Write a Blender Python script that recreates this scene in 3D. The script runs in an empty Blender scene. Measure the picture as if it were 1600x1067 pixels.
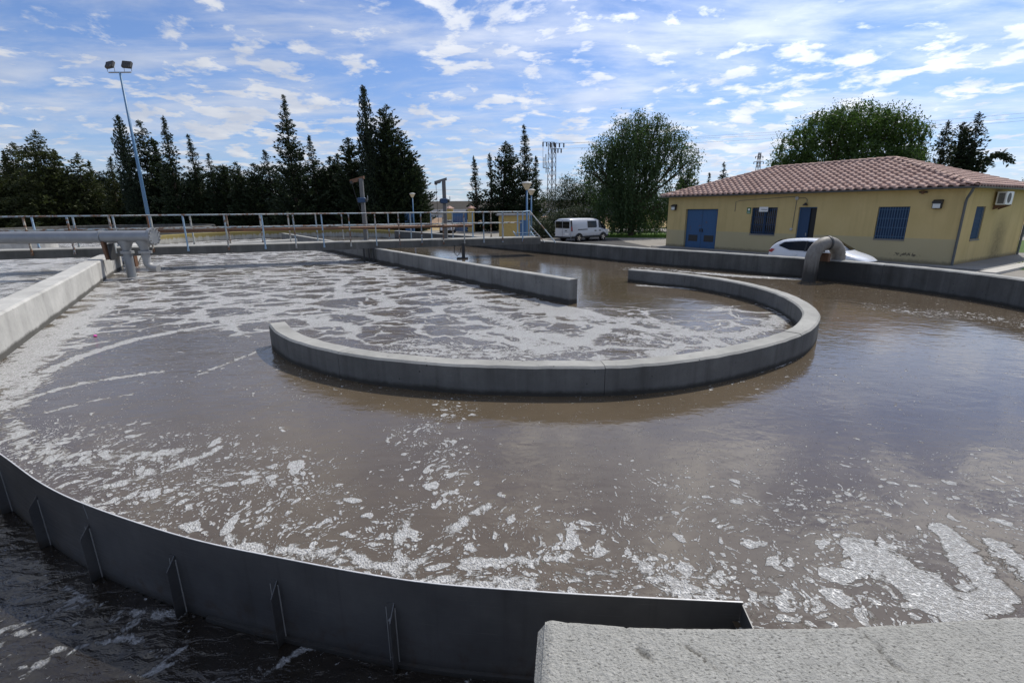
import bpy, math, random
import numpy as np
from mathutils import Vector, Matrix

R = math.radians
SC = bpy.context.scene
COL = SC.collection

# ------------------------------------------------------------------ camera
CAMZ = 2.15
pitch, roll = R(15.1), R(-0.5)
F = Vector((0, math.cos(pitch), -math.sin(pitch)))
RX = Vector((1, 0, 0)); UP = Vector((0, math.sin(pitch), math.cos(pitch)))
R2 = RX * math.cos(roll) + UP * math.sin(roll)
U2 = -RX * math.sin(roll) + UP * math.cos(roll)
cam_d = bpy.data.cameras.new('camera'); cam = bpy.data.objects.new('camera', cam_d); COL.objects.link(cam)
m3 = Matrix((R2, U2, -F)).transposed()
cam.matrix_world = Matrix.Translation((0, 0, CAMZ)) @ m3.to_4x4()
cam_d.sensor_width = 36; cam_d.lens = 17.1; cam_d.clip_start = 0.05; cam_d.clip_end = 3000
SC.camera = cam

# ------------------------------------------------------------------ sun, sky, exposure
SUN_AZ, SUN_EL = R(41), R(52)           # azimuth measured from +Y towards +X
sd = bpy.data.lights.new('sun', 'SUN'); so = bpy.data.objects.new('sun', sd); COL.objects.link(so)
sd.energy = 4.3; sd.angle = R(0.5); sd.color = (1.0, 0.95, 0.87)
sdir = Vector((math.sin(SUN_AZ) * math.cos(SUN_EL), math.cos(SUN_AZ) * math.cos(SUN_EL), math.sin(SUN_EL)))
so.rotation_euler = sdir.to_track_quat('Z', 'Y').to_euler(); so.location = (20, 20, 40)

W = bpy.data.worlds.new('World'); SC.world = W; W.use_nodes = True
wt = W.node_tree; wt.nodes.clear()


class NT:
    """small helper around a node tree"""
    def __init__(s, tree): s.t = tree; s.n = tree.nodes; s.l = tree.links
    def new(s, typ, **kw):
        nd = s.n.new(typ)
        for k, v in kw.items():
            if hasattr(nd, k) and k not in ('inputs',): setattr(nd, k, v)
        return nd
    def put(s, sock, val):
        if val is None: return
        if isinstance(val, bpy.types.NodeSocket): s.l.new(val, sock)
        elif isinstance(val, (tuple, list)) and len(val) == 3 and sock.type == 'RGBA': sock.default_value = (*val, 1)
        else: sock.default_value = val
    def math(s, op, a, b=None, c=None, clamp=False):
        nd = s.n.new('ShaderNodeMath'); nd.operation = op; nd.use_clamp = clamp
        s.put(nd.inputs[0], a); s.put(nd.inputs[1], b); s.put(nd.inputs[2], c); return nd.outputs[0]
    def vmath(s, op, a, b=None):
        nd = s.n.new('ShaderNodeVectorMath'); nd.operation = op
        s.put(nd.inputs[0], a)
        if b is not None:
            if op == 'SCALE': s.put(nd.inputs['Scale'], b)
            else: s.put(nd.inputs[1], b)
        return nd.outputs[0]
    def noise(s, vec, scale, detail=4, rough=0.55, dist=0.0, dim='3D'):
        nd = s.n.new('ShaderNodeTexNoise'); nd.noise_dimensions = dim
        s.put(nd.inputs['Vector'], vec); s.put(nd.inputs['Scale'], scale); nd.inputs['Detail'].default_value = detail
        nd.inputs['Roughness'].default_value = rough; nd.inputs['Distortion'].default_value = dist
        return nd
    def vor(s, vec, scale, feature='F1', dim='3D', rand=1.0):
        nd = s.n.new('ShaderNodeTexVoronoi'); nd.feature = feature; nd.voronoi_dimensions = dim
        s.put(nd.inputs['Vector'], vec); s.put(nd.inputs['Scale'], scale); nd.inputs['Randomness'].default_value = rand
        return nd
    def rng(s, v, a, b, c=0.0, d=1.0, smooth=False):
        nd = s.n.new('ShaderNodeMapRange'); nd.clamp = True
        if smooth: nd.interpolation_type = 'SMOOTHSTEP'
        s.put(nd.inputs[0], v)
        for i, x in enumerate((a, b, c, d)): s.put(nd.inputs[i + 1], x)
        return nd.outputs[0]
    def mix(s, f, a, b, blend='MIX'):
        nd = s.n.new('ShaderNodeMix'); nd.data_type = 'RGBA'; nd.blend_type = blend
        s.put(nd.inputs[0], f); s.put(nd.inputs[6], a); s.put(nd.inputs[7], b); return nd.outputs[2]
    def mapping(s, vec, scale=(1, 1, 1), rot=(0, 0, 0), loc=(0, 0, 0)):
        nd = s.n.new('ShaderNodeMapping'); s.put(nd.inputs[0], vec)
        nd.inputs['Scale'].default_value = scale; nd.inputs['Rotation'].default_value = rot; nd.inputs['Location'].default_value = loc
        return nd.outputs[0]
    def sep(s, v):
        nd = s.n.new('ShaderNodeSeparateXYZ'); s.put(nd.inputs[0], v); return nd.outputs
    def comb(s, x, y, z):
        nd = s.n.new('ShaderNodeCombineXYZ')
        for i, q in enumerate((x, y, z)): s.put(nd.inputs[i], q)
        return nd.outputs[0]
    def attr(s, name):
        nd = s.n.new('ShaderNodeAttribute'); nd.attribute_name = name; return nd.outputs['Fac']
    def bump(s, h, strength=0.3, dist=0.02, normal=None):
        nd = s.n.new('ShaderNodeBump'); s.put(nd.inputs['Height'], h)
        s.put(nd.inputs['Strength'], strength); s.put(nd.inputs['Distance'], dist)
        if normal is not None: s.put(nd.inputs['Normal'], normal)
        return nd.outputs[0]


def build_sky():
    k = NT(wt)
    tc = k.new('ShaderNodeTexCoord')
    sky = k.new('ShaderNodeTexSky'); sky.sky_type = 'NISHITA'; sky.sun_disc = False
    sky.sun_elevation = SUN_EL; sky.sun_rotation = SUN_AZ; sky.altitude = 600; sky.air_density = 1.0; sky.dust_density = 0.6; sky.ozone_density = 2.0
    x, y, z = k.sep(tc.outputs['Generated'])
    zz = k.math('ADD', k.math('MAXIMUM', z, 0.0), 0.13)
    p = k.comb(k.math('DIVIDE', x, zz), k.math('DIVIDE', y, zz), 0.0)
    # small puffs (altocumulus)
    big = k.noise(p, 0.8, 4, 0.55).outputs['Fac']
    warp = k.noise(p, 1.1, 2).outputs['Color']
    pw = k.vmath('ADD', p, k.vmath('SCALE', k.vmath('SUBTRACT', warp, (0.5, 0.5, 0.5)), 0.35))
    puff = k.noise(pw, 5.2, 7, 0.58).outputs['Fac']
    puffv = k.math('ADD', k.math('MULTIPLY', puff, 0.75), k.math('MULTIPLY', big, 0.42))
    puffm = k.rng(puffv, 0.565, 0.675, 0, 1, True)
    # thin veil streaks
    pv = k.mapping(p, (0.9, 1.9, 1), (0, 0, R(-14)), (3.1, 0.7, 0))
    veil = k.noise(pv, 1.15, 8, 0.62, 0.35).outputs['Fac']
    veilm = k.math('MULTIPLY', k.rng(veil, 0.38, 0.68, 0, 1, True), 0.66)
    m = k.math('MAXIMUM', puffm, veilm)
    # milky layer that thickens towards the horizon all round
    hz = k.math('POWER', k.math('SUBTRACT', 1.0, k.math('MAXIMUM', z, 0.0), clamp=True), 5.0)
    dn = k.n.new('ShaderNodeVectorMath'); dn.operation = 'DOT_PRODUCT'; k.put(dn.inputs[0], tc.outputs['Generated']); dn.inputs[1].default_value = tuple(sdir)
    glow = k.math('ADD', 0.92, k.math('MULTIPLY', k.math('POWER', k.math('MAXIMUM', dn.outputs['Value'], 0.0), 5.0), 2.4))
    milk = k.vmath('SCALE', (4.7, 5.5, 7.0), glow)
    skyc = k.mix(k.math('MULTIPLY', hz, 0.60), k.mix(1.0, sky.outputs[0], (0.74, 0.97, 1.34), 'MULTIPLY'), milk)
    shade = k.noise(pw, 4.2, 4, 0.5).outputs['Fac']
    cl = k.mix(k.rng(shade, 0.35, 0.65), (6.0, 6.5, 7.6), (8.2, 8.4, 8.8))
    cl = k.vmath('SCALE', cl, glow)
    c = k.mix(k.math('MULTIPLY', m, 0.9), skyc, cl)
    bg = k.new('ShaderNodeBackground'); k.put(bg.inputs[0], c); bg.inputs[1].default_value = 0.1
    out = k.new('ShaderNodeOutputWorld'); k.l.new(bg.outputs[0], out.inputs[0])


build_sky()
SC.view_settings.view_transform = 'Standard'; SC.view_settings.look = 'None'
SC.view_settings.exposure = 0.0; SC.view_settings.gamma = 1.0; SC.view_settings.use_curve_mapping = False

# ------------------------------------------------------------------ materials
MATS = {}


def mat(name, col=(0.5, 0.5, 0.5), rough=0.6, metal=0.0, spec=0.4, var=0.15, scale=6.0, bump=0.0, bscale=40.0, fn=None):
    """principled material with noise variation; fn(k, bsdf, pos) may replace the base colour"""
    if name in MATS: return MATS[name]
    m = bpy.data.materials.new(name); m.use_nodes = True; k = NT(m.node_tree)
    b = k.n['Principled BSDF']
    b.inputs['Roughness'].default_value = rough; b.inputs['Metallic'].default_value = metal
    b.inputs['Specular IOR Level'].default_value = spec
    g = k.new('ShaderNodeNewGeometry'); tco = k.new('ShaderNodeTexCoord')
    pos = g.outputs['Position']
    if fn: fn(k, b, pos, tco)
    else:
        n = k.noise(tco.outputs['Object'], scale, 5, 0.6).outputs['Fac']
        k.put(b.inputs['Base Color'], k.mix(n, tuple(c * (1 - var) for c in col), tuple(min(1, c * (1 + var)) for c in col)))
        if bump:
            h = k.noise(tco.outputs['Object'], bscale, 4, 0.6).outputs['Fac']
            k.put(b.inputs['Normal'], k.bump(h, bump, 0.01))
    MATS[name] = m
    return m


def concrete(name, col, stain=0.5, wet=0.0, pits=True, top=0.6, streak=0.35, algae=False, splash=None):
    def fn(k, b, pos, tco):
        x, y, z = k.sep(pos)
        n1 = k.noise(pos, 1.3, 6, 0.6).outputs['Fac']
        n2 = k.noise(pos, 14, 5, 0.65).outputs['Fac']
        st = k.noise(k.mapping(pos, (5, 5, 0.35)), 1.0, 6, 0.62).outputs['Fac']
        c = k.mix(k.rng(n1, 0.3, 0.7), tuple(q * 0.72 for q in col), tuple(q * 1.18 for q in col))
        c = k.mix(k.rng(n2, 0.3, 0.75, 0, 0.35), c, tuple(q * 0.6 for q in col))
        c = k.mix(k.rng(st, 0.5, 0.72, 0, streak), c, (0.05, 0.048, 0.042))
        c = k.mix(k.rng(st, 0.42, 0.28, 0, 0.12), c, (0.4, 0.39, 0.37))
        if pits:
            v = k.vor(pos, 9.0).outputs['Distance']
            nn = k.noise(pos, 3.0, 2).outputs['Fac']
            c = k.mix(k.math('MULTIPLY', k.rng(v, 0.13, 0.06), k.rng(nn, 0.45, 0.55)), c, (0.03, 0.03, 0.028))
        if splash:
            dd = k.vmath('SUBTRACT', pos, splash); dl = k.n.new('ShaderNodeVectorMath'); dl.operation = 'LENGTH'; k.put(dl.inputs[0], dd)
            c = k.mix(k.rng(k.math('ADD', dl.outputs['Value'], k.math('MULTIPLY', k.math('SUBTRACT', n1, .5), 1.2)), 2.0, .5, 0, .8), c, (0.028, 0.027, 0.024))
        if wet:
            ed = k.math('ADD', z, k.math('MULTIPLY', k.math('SUBTRACT', n1, 0.5), 0.10))
            ed = k.math('ADD', ed, k.math('MULTIPLY', k.math('SUBTRACT', n2, 0.5), 0.06))
            c = k.mix(k.rng(ed, wet, wet - 0.05, 0, 0.85), c, (0.035, 0.032, 0.026))
        if algae:
            ed = k.math('ADD', z, k.math('MULTIPLY', k.math('SUBTRACT', st, 0.5), 0.5))
            c = k.mix(k.rng(ed, 0.30, 0.40, 0, 0.85), c, (0.22, 0.17, 0.035))
        k.put(b.inputs['Base Color'], c)
        b.inputs['Roughness'].default_value = 0.9; b.inputs['Specular IOR Level'].default_value = 0.25
        h = k.math('ADD', k.math('MULTIPLY', n2, 0.6), k.noise(pos, 60, 4, 0.7).outputs['Fac'])
        k.put(b.inputs['Normal'], k.bump(h, 0.45, 0.012))
    return mat(name, fn=fn)


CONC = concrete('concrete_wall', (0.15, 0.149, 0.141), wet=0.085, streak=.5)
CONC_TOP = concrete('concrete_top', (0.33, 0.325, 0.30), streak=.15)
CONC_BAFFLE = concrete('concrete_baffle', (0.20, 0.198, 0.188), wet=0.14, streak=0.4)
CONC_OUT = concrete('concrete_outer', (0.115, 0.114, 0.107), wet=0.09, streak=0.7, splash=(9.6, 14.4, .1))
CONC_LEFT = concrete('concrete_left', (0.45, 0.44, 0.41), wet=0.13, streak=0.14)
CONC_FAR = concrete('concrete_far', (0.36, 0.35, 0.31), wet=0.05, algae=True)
CONC_DECK = concrete('concrete_deck', (0.13, 0.128, 0.118), wet=0.0, streak=0.4)


def rough_top():
    def fn(k, b, pos, tco):
        n0 = k.noise(pos, 1.5, 4).outputs['Fac']
        n1 = k.noise(pos, 22, 7, 0.72).outputs['Fac']
        n2 = k.noise(k.mapping(pos, (70, 130, 90)), 1.0, 5, 0.7).outputs['Fac']
        v = k.vor(pos, 95.0).outputs['Distance']
        c = k.mix(k.rng(n1, 0.3, 0.7), (0.29, 0.286, 0.262), (0.40, 0.393, 0.362))
        c = k.mix(k.rng(n2, 0.46, 0.37, 0, 0.85), c, (0.08, 0.078, 0.07))
        c = k.mix(k.rng(n2, 0.58, 0.70, 0, 0.6), c, (0.62, 0.6, 0.56))
        c = k.mix(k.rng(n0, 0.35, 0.65, 0, 0.25), c, (0.30, 0.29, 0.25))
        cr = k.attr('crack')
        c = k.mix(k.math('MULTIPLY', cr, 0.85), c, (0.07, 0.066, 0.058))
        k.put(b.inputs['Base Color'], c); b.inputs['Roughness'].default_value = 0.92; b.inputs['Specular IOR Level'].default_value = 0.25
        h = k.math('ADD', k.math('MULTIPLY', n2, 0.8), k.math('ADD', n1, k.math('MULTIPLY', v, 0.3)))
        k.put(b.inputs['Normal'], k.bump(h, 0.9, 0.013))
    return mat('rough_concrete', fn=fn)


def steel():
    def fn(k, b, pos, tco):
        n = k.noise(pos, 1.6, 5, 0.6).outputs['Fac']
        br = k.noise(k.mapping(pos, (2, 2, 60)), 1.0, 4, 0.6).outputs['Fac']
        st = k.noise(k.mapping(pos, (14, 14, 0.8)), 1.0, 5, 0.6).outputs['Fac']
        c = k.mix(k.rng(n, .3, .7), (0.075, 0.076, 0.08), (0.135, 0.134, 0.134))
        sc = k.noise(k.mapping(pos, (3, 3, 150)), 1.0, 3, .7).outputs['Fac']; c = k.mix(k.rng(sc, .62, .72, 0, .35), c, (.24, .24, .24))
        rs = k.noise(pos, 9, 6, .7).outputs['Fac']; zz = k.sep(pos)[2]; c = k.mix(k.math('MULTIPLY', k.rng(rs, .5, .66), k.rng(zz, -.2, -.5, 0.05, .8)), c, (.075, .05, .032))
        c = k.mix(k.rng(k.math('ADD', zz, k.math('MULTIPLY', rs, .08)), -.38, -.46, 0, .8), c, (.03, .03, .027))
        c = k.mix(k.rng(st, 0.55, 0.75, 0, 0.35), c, (0.06, 0.058, 0.055))
        k.put(b.inputs['Base Color'], c); b.inputs['Metallic'].default_value = 0.45
        k.put(b.inputs['Roughness'], k.rng(br, 0.3, 0.7, 0.38, 0.52))
        k.put(b.inputs['Normal'], k.bump(br, 0.05, 0.004))
    return mat('weir_steel', fn=fn)


def painted_rust(name, paint, rust_amt=0.5, paint2=None):
    def fn(k, b, pos, tco):
        n = k.noise(pos, 3.2, 6, 0.65).outputs['Fac']
        n2 = k.noise(pos, 11, 6, 0.7).outputs['Fac']
        c = k.mix(k.rng(k.noise(pos, 0.9, 2).outputs['Fac'], 0.45, 0.55), paint, paint2 or paint)
        r = k.rng(k.math('ADD', k.math('MULTIPLY', n, 0.6), k.math('MULTIPLY', n2, 0.4)), 0.62 - rust_amt * 0.22, 0.68 - rust_amt * 0.22)
        c = k.mix(r, c, k.mix(n2, (0.075, 0.030, 0.016), (0.20, 0.11, 0.06)))
        k.put(b.inputs['Base Color'], c); b.inputs['Roughness'].default_value = 0.6
        k.put(b.inputs['Normal'], k.bump(n2, 0.3, 0.004))
    return mat(name, fn=fn)


RAIL = painted_rust('rail_paint', (0.36, 0.37, 0.35), 0.55, (0.25, 0.32, 0.37))
RAIL_BLUE = painted_rust('rail_blue', (0.25, 0.36, 0.47), 0.35)
RAIL_RUST = painted_rust('rail_rust', (0.40, 0.38, 0.32), 0.75)
DAVIT = mat('davit_steel', (0.13, 0.13, 0.13), .6, .2, var=.25)
RUST = painted_rust('rusty_pipe', (0.22, 0.09, 0.05), 1.0)
GALV = mat('galvanised', (0.25, 0.262, 0.275), 0.42, 0.45, var=0.25, scale=3.5, bump=0.06, bscale=25)
GALV_DULL = mat('dull_grey_metal', (0.30, 0.30, 0.295), 0.55, 0.3, var=0.25, scale=6)
BLUE = painted_rust('blue_paint', (0.045, 0.115, 0.235), 0.16)
NAVY = painted_rust('navy_paint', (0.022, 0.055, 0.12), 0.1)
BLUE_POLE = mat('blue_pole', (0.09, 0.19, 0.32), 0.45, 0.0, var=0.12)
DARK = mat('dark_housing', (0.035, 0.035, 0.035), 0.5)
BLACK = mat('black_plastic', (0.012, 0.012, 0.013), 0.5)
RUBBER = mat('rubber', (0.015, 0.015, 0.015), 0.85)
GREYP = mat('grey_plastic', (0.45, 0.45, 0.44), 0.5)
WHITEP = mat('white_enamel', (0.78, 0.78, 0.76), 0.4, var=0.04)
LENS = mat('lamp_lens', (0.6, 0.62, 0.6), 0.12, var=0.05, spec=0.6)
CREAM = mat('cream_lamp', (0.62, 0.52, 0.36), 0.5, var=0.08)
BARK = mat('bark', (0.075, 0.055, 0.04), 0.9, var=0.35, scale=9, bump=0.6, bscale=22)
def pipe_fn(k, b, pos, tco):
    z = k.sep(pos)[2]; n = k.noise(pos, 5, 6, .65).outputs['Fac']; st = k.noise(k.mapping(pos, (14, 14, 1.2)), 1, 5, .6).outputs['Fac']
    c = k.mix(k.rng(n, .3, .7), (0.155, 0.14, 0.12), (0.23, 0.215, 0.19))
    c = k.mix(k.rng(st, .5, .7, 0, .5), c, (.09, .07, .05))
    c = k.mix(k.rng(k.math('ADD', z, k.math('MULTIPLY', st, -.5)), .35, .0, 0, .88), c, (.03, .028, .024))
    k.put(b.inputs['Base Color'], c); b.inputs['Roughness'].default_value = .6
    k.put(b.inputs['Normal'], k.bump(n, .2, .01))
PIPE_BROWN = mat('weathered_pipe', fn=pipe_fn)
GUTTER = mat('gutter_metal', (0.12, 0.13, 0.135), 0.45, 0.3)


def glassy(name, col, rough=0.05):
    return mat(name, col, rough, 0.0, spec=0.8, var=0.05)


GLASS = glassy('window_glass', (0.02, 0.024, 0.028))
CARGLASS = glassy('car_glass', (0.004, 0.005, 0.006), 0.06)
CARGLASS.node_tree.nodes['Principled BSDF'].inputs['Specular IOR Level'].default_value = .3


def carpaint(name, col, metal=0.0):
    m = mat(name, col, 0.28, metal, spec=0.5, var=0.02)
    b = m.node_tree.nodes['Principled BSDF']; b.inputs['Coat Weight'].default_value = 0.6; b.inputs['Coat Roughness'].default_value = 0.05
    return m


WHITECAR = carpaint('white_car_paint', (0.60, 0.62, 0.65))
SILVERCAR = carpaint('pale_car_paint', (0.55, 0.57, 0.60), 0.2)
CHROME = mat('bright_metal', (0.55, 0.55, 0.56), 0.2, 0.9, var=0.05)
TAIL = mat('tail_light', (0.30, 0.015, 0.015), 0.2, spec=0.6)


def foliage(name, a, b2, transl=0.25):
    m = bpy.data.materials.new(name); m.use_nodes = True; k = NT(m.node_tree); k.n.clear()
    g = k.new('ShaderNodeNewGeometry')
    n = k.noise(g.outputs['Position'], 0.7, 3).outputs['Fac']
    f = k.math('ADD', k.math('MULTIPLY', g.outputs['Random Per Island'], 0.6), k.math('MULTIPLY', n, 0.5), clamp=True)
    c = k.mix(f, a, b2)
    d = k.new('ShaderNodeBsdfPrincipled'); k.put(d.inputs['Base Color'], c); d.inputs['Roughness'].default_value = 0.6
    d.inputs['Specular IOR Level'].default_value = 0.25
    t = k.new('ShaderNodeBsdfTranslucent'); k.put(t.inputs[0], k.mix(1.0, c, (1.1, 1.25, 0.6), 'MULTIPLY'))
    mx = k.new('ShaderNodeMixShader'); mx.inputs[0].default_value = transl
    k.l.new(d.outputs[0], mx.inputs[1]); k.l.new(t.outputs[0], mx.inputs[2])
    o = k.new('ShaderNodeOutputMaterial'); k.l.new(mx.outputs[0], o.inputs[0])
    return m


FOL_CON = foliage('conifer_needles', (0.014, 0.024, 0.013), (0.036, 0.052, 0.024), 0.12)
FOL_CON2 = foliage('conifer_needles_dark', (0.012, 0.022, 0.016), (0.032, 0.048, 0.028), 0.1)
FOL_CON3 = foliage('conifer_needles_warm', (0.026, 0.036, 0.014), (0.070, 0.080, 0.032), 0.2)
FOL_WIL = foliage('willow_leaves', (0.030, 0.058, 0.022), (0.075, 0.115, 0.050), 0.32)
FOL_BIG = foliage('broad_leaves', (0.032, 0.060, 0.016), (0.075, 0.125, 0.034), 0.35)
FOL_OLIVE = foliage('grey_green_leaves', (0.026, 0.036, 0.020), (0.065, 0.080, 0.046), 0.15)
FOL_BUSH = foliage('bush_leaves', (0.016, 0.028, 0.011), (0.042, 0.062, 0.024), 0.2)
FOL_PALM = foliage('pale_frond', (0.10, 0.10, 0.07), (0.20, 0.19, 0.13), 0.2)


def ground_mat(name, a, b2, sc=1.2, bump=0.3, fine=30):
    def fn(k, b, pos, tco):
        n = k.noise(pos, sc, 6, 0.6).outputs['Fac']; n2 = k.noise(pos, fine, 4, 0.7).outputs['Fac']
        c = k.mix(k.rng(n, 0.3, 0.7), a, b2); c = k.mix(k.rng(n2, 0.4, 0.7, 0, 0.4), c, tuple(q * 0.6 for q in a))
        k.put(b.inputs['Base Color'], c); b.inputs['Roughness'].default_value = 0.95; b.inputs['Specular IOR Level'].default_value = 0.2
        k.put(b.inputs['Normal'], k.bump(n2, bump, 0.02))
    return mat(name, fn=fn)


G_GRAVEL = ground_mat('gravel_yard', (0.20, 0.185, 0.16), (0.29, 0.27, 0.235), 0.6)
G_ROAD = ground_mat('asphalt', (0.055, 0.054, 0.052), (0.075, 0.073, 0.07), 0.8)
G_GRASS = ground_mat('lawn', (0.045, 0.085, 0.018), (0.085, 0.14, 0.03), 1.4, 0.8, 18)
G_STRAW = ground_mat('dry_field', (0.26, 0.19, 0.085), (0.36, 0.27, 0.13), 0.15, 0.6, 3)
G_PAVE = ground_mat('pavement', (0.42, 0.40, 0.36), (0.52, 0.50, 0.45), 1.5)
G_PAVE_D = ground_mat('pavement_grey', (0.20, 0.195, 0.185), (0.26, 0.255, 0.24), 1.2)


def water_mat(name, base, foam_col, wave=1.0, dark=False):
    def fn(k, b, pos, tco):
        lace, solid, speck, rough = k.attr('lace'), k.attr('solid'), k.attr('speck'), k.attr('rough')
        x, y, z = k.sep(pos)
        p2 = k.comb(x, y, 0.0)
        w1 = k.noise(p2, 1.1, 3, 0.5).outputs['Color']
        w2 = k.noise(p2, 5.0, 4, 0.6).outputs['Color']
        pw = k.vmath('ADD', p2, k.vmath('SCALE', k.vmath('SUBTRACT', w1, (0.5, 0.5, 0.5)), 0.75))
        pw = k.vmath('ADD', pw, k.vmath('SCALE', k.vmath('SUBTRACT', w2, (0.5, 0.5, 0.5)), 0.16))
        nb = k.noise(p2, 0.55, 3, 0.55).outputs['Fac']
        nm = k.noise(p2, 2.6, 6, 0.62).outputs['Fac']
        nf = k.noise(pw, 9.0, 8, 0.66).outputs['Fac']
        # lace: soap-film cells whose walls are foam
        w3 = k.noise(p2, 2.4, 2, 0.5).outputs['Color']
        pl = k.vmath('ADD', pw, k.vmath('SCALE', k.vmath('SUBTRACT', w3, (0.5, 0.5, 0.5)), 0.42))
        pl = k.mapping(pl, (0.62, 1.0, 1), (0, 0, R(-8)))
        def cells(scale):
            a = k.vor(pl, scale, 'F1', '2D').outputs['Distance']; c2 = k.vor(pl, scale, 'F2', '2D').outputs['Distance']
            return k.math('SUBTRACT', c2, a)
        d1 = cells(0.95); d2 = cells(2.3)
        wob = k.rng(nm, 0.28, 0.72, 0.30, 1.45)
        f1 = k.math('SUBTRACT', k.math('MULTIPLY', k.math('MULTIPLY', lace, 0.26), wob), d1)
        wob2 = k.rng(k.noise(p2, 0.8, 4, 0.6).outputs['Fac'], 0.40, 0.64, 0.0, 1.35)
        f2 = k.math('SUBTRACT', k.math('MULTIPLY', k.math('MULTIPLY', lace, 0.25), k.math('MULTIPLY', wob2, wob)), d2)
        fl = k.math('ADD', k.math('MAXIMUM', f1, f2), k.math('MULTIPLY', k.math('SUBTRACT', nf, 0.5), 0.10))
        fl = k.math('SUBTRACT', fl, k.rng(lace, 0.25, 0.0, 0.0, 0.4))
        ml = k.math('MULTIPLY', k.rng(fl, -0.025, 0.055, 0, 1, True), k.rng(nm, .25, .6, .78, 1.0))
        # solid mats with ragged edges
        fs = k.math('ADD', k.math('SUBTRACT', solid, 0.46), k.math('MULTIPLY', k.math('SUBTRACT', nf, 0.5), 1.15))
        fs = k.math('ADD', fs, k.math('MULTIPLY', k.math('SUBTRACT', nm, 0.5), 0.6))
        ms = k.math('MULTIPLY', k.rng(fs, -0.04, 0.07, 0, 1, True), k.rng(nf, .3, .6, .78, 1.0))
        # specks and clumps of bubbles
        def bub(scale, amt, off):
            v = k.vor(k.vmath('ADD', pw, (off, off * 0.7, 0)), scale, 'F1', '2D')
            rnd = k.sep(v.outputs['Color'])[0]
            cl = k.rng(k.noise(p2, 1.9 + off, 4, 0.6).outputs['Fac'], 0.36, 0.66)
            r = k.math('MULTIPLY', k.math('MULTIPLY', speck, amt), k.math('MULTIPLY', k.math('POWER', rnd, 2.0), cl))
            return k.rng(k.math('SUBTRACT', r, v.outputs['Distance']), -0.015, 0.05, 0, 1)
        mb = k.math('MAXIMUM', bub(7.0, 1.5, 0.3), k.math('MAXIMUM', bub(17.0, 1.6, 1.1), bub(42.0, 1.6, 2.3)))
        fsp = k.math('ADD', k.math('SUBTRACT', k.math('MULTIPLY', speck, 0.62), 0.60), k.math('MULTIPLY', k.math('SUBTRACT', nf, 0.42), 1.25))
        mb = k.math('MAXIMUM', mb, k.rng(fsp, -0.03, 0.09, 0, 1, True))
        m = k.math('MAXIMUM', ml, k.math('MAXIMUM', ms, mb))
        # fine holes so that mats look like bubbles
        hv = k.vor(p2, 60.0, 'F1', '2D')
        holes = k.rng(k.noise(p2, 30.0, 5, 0.72).outputs['Fac'], 0.36, 0.54, 0.50, 1.0)
        m = k.math('MULTIPLY', m, holes)
        murk = k.mix(k.rng(nb, 0.3, 0.7), tuple(q * 0.88 for q in base), tuple(q * 1.12 for q in base))
        murk = k.mix(k.math('MULTIPLY', k.rng(nm, 0.45, 0.75), 0.14), murk, tuple(q * 1.7 for q in base))
        fc = k.mix(k.rng(hv.outputs['Distance'], 0.0, 0.6), foam_col, tuple(q * 0.80 for q in foam_col))
        k.put(b.inputs['Base Color'], k.mix(m, murk, fc))
        k.put(b.inputs['Roughness'], k.rng(m, 0, 1, 0.045, 0.24))
        b.inputs['IOR'].default_value = 1.54; b.inputs['Specular IOR Level'].default_value = 0.5
        # waves
        wa = k.noise(k.mapping(p2, (1, 1.25, 1), (0, 0, R(20))), 1.7, 3, 0.5, 0.4).outputs['Fac']
        wb = k.noise(k.mapping(p2, (1.0, 1.9, 1), (0, 0, R(-12))), 5.2, 4, 0.55, 0.6).outputs['Fac']
        wc = k.noise(p2, 17.0, 4, 0.6, 0.4).outputs['Fac']
        calm = k.rng(k.noise(k.mapping(p2, (1, 2.2, 1), (0, 0, R(10))), 0.7, 3).outputs['Fac'], 0.35, 0.65, 0.35, 1.0)
        h = k.math('ADD', k.math('MULTIPLY', wa, 1.0), k.math('MULTIPLY', wb, 0.38))
        h = k.math('ADD', h, k.math('MULTIPLY', k.math('MULTIPLY', wc, 0.10), calm))
        h = k.math('MULTIPLY', k.math('SUBTRACT', h, .72), k.math('MULTIPLY', rough, wave))
        nrm = k.bump(h, 1.0, 0.05)
        fb = k.math('ADD', k.math('MULTIPLY', m, 0.9), k.math('MULTIPLY', m, k.math('SUBTRACT', k.rng(hv.outputs['Distance'], 0.0, 0.55, 1.0, 0.0), k.math('MULTIPLY', nf, 0.4))))
        k.put(b.inputs['Normal'], k.bump(fb, 0.9, 0.012, nrm))
    return mat(name, fn=fn)


WATER = water_mat('aerated_water', (0.092, 0.071, 0.047), (0.60, 0.595, 0.575))
WATER_DARK = water_mat('launder_water', (0.016, 0.013, 0.010), (0.36, 0.37, 0.38), 1.0)

# ------------------------------------------------------------------ mesh helpers


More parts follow.
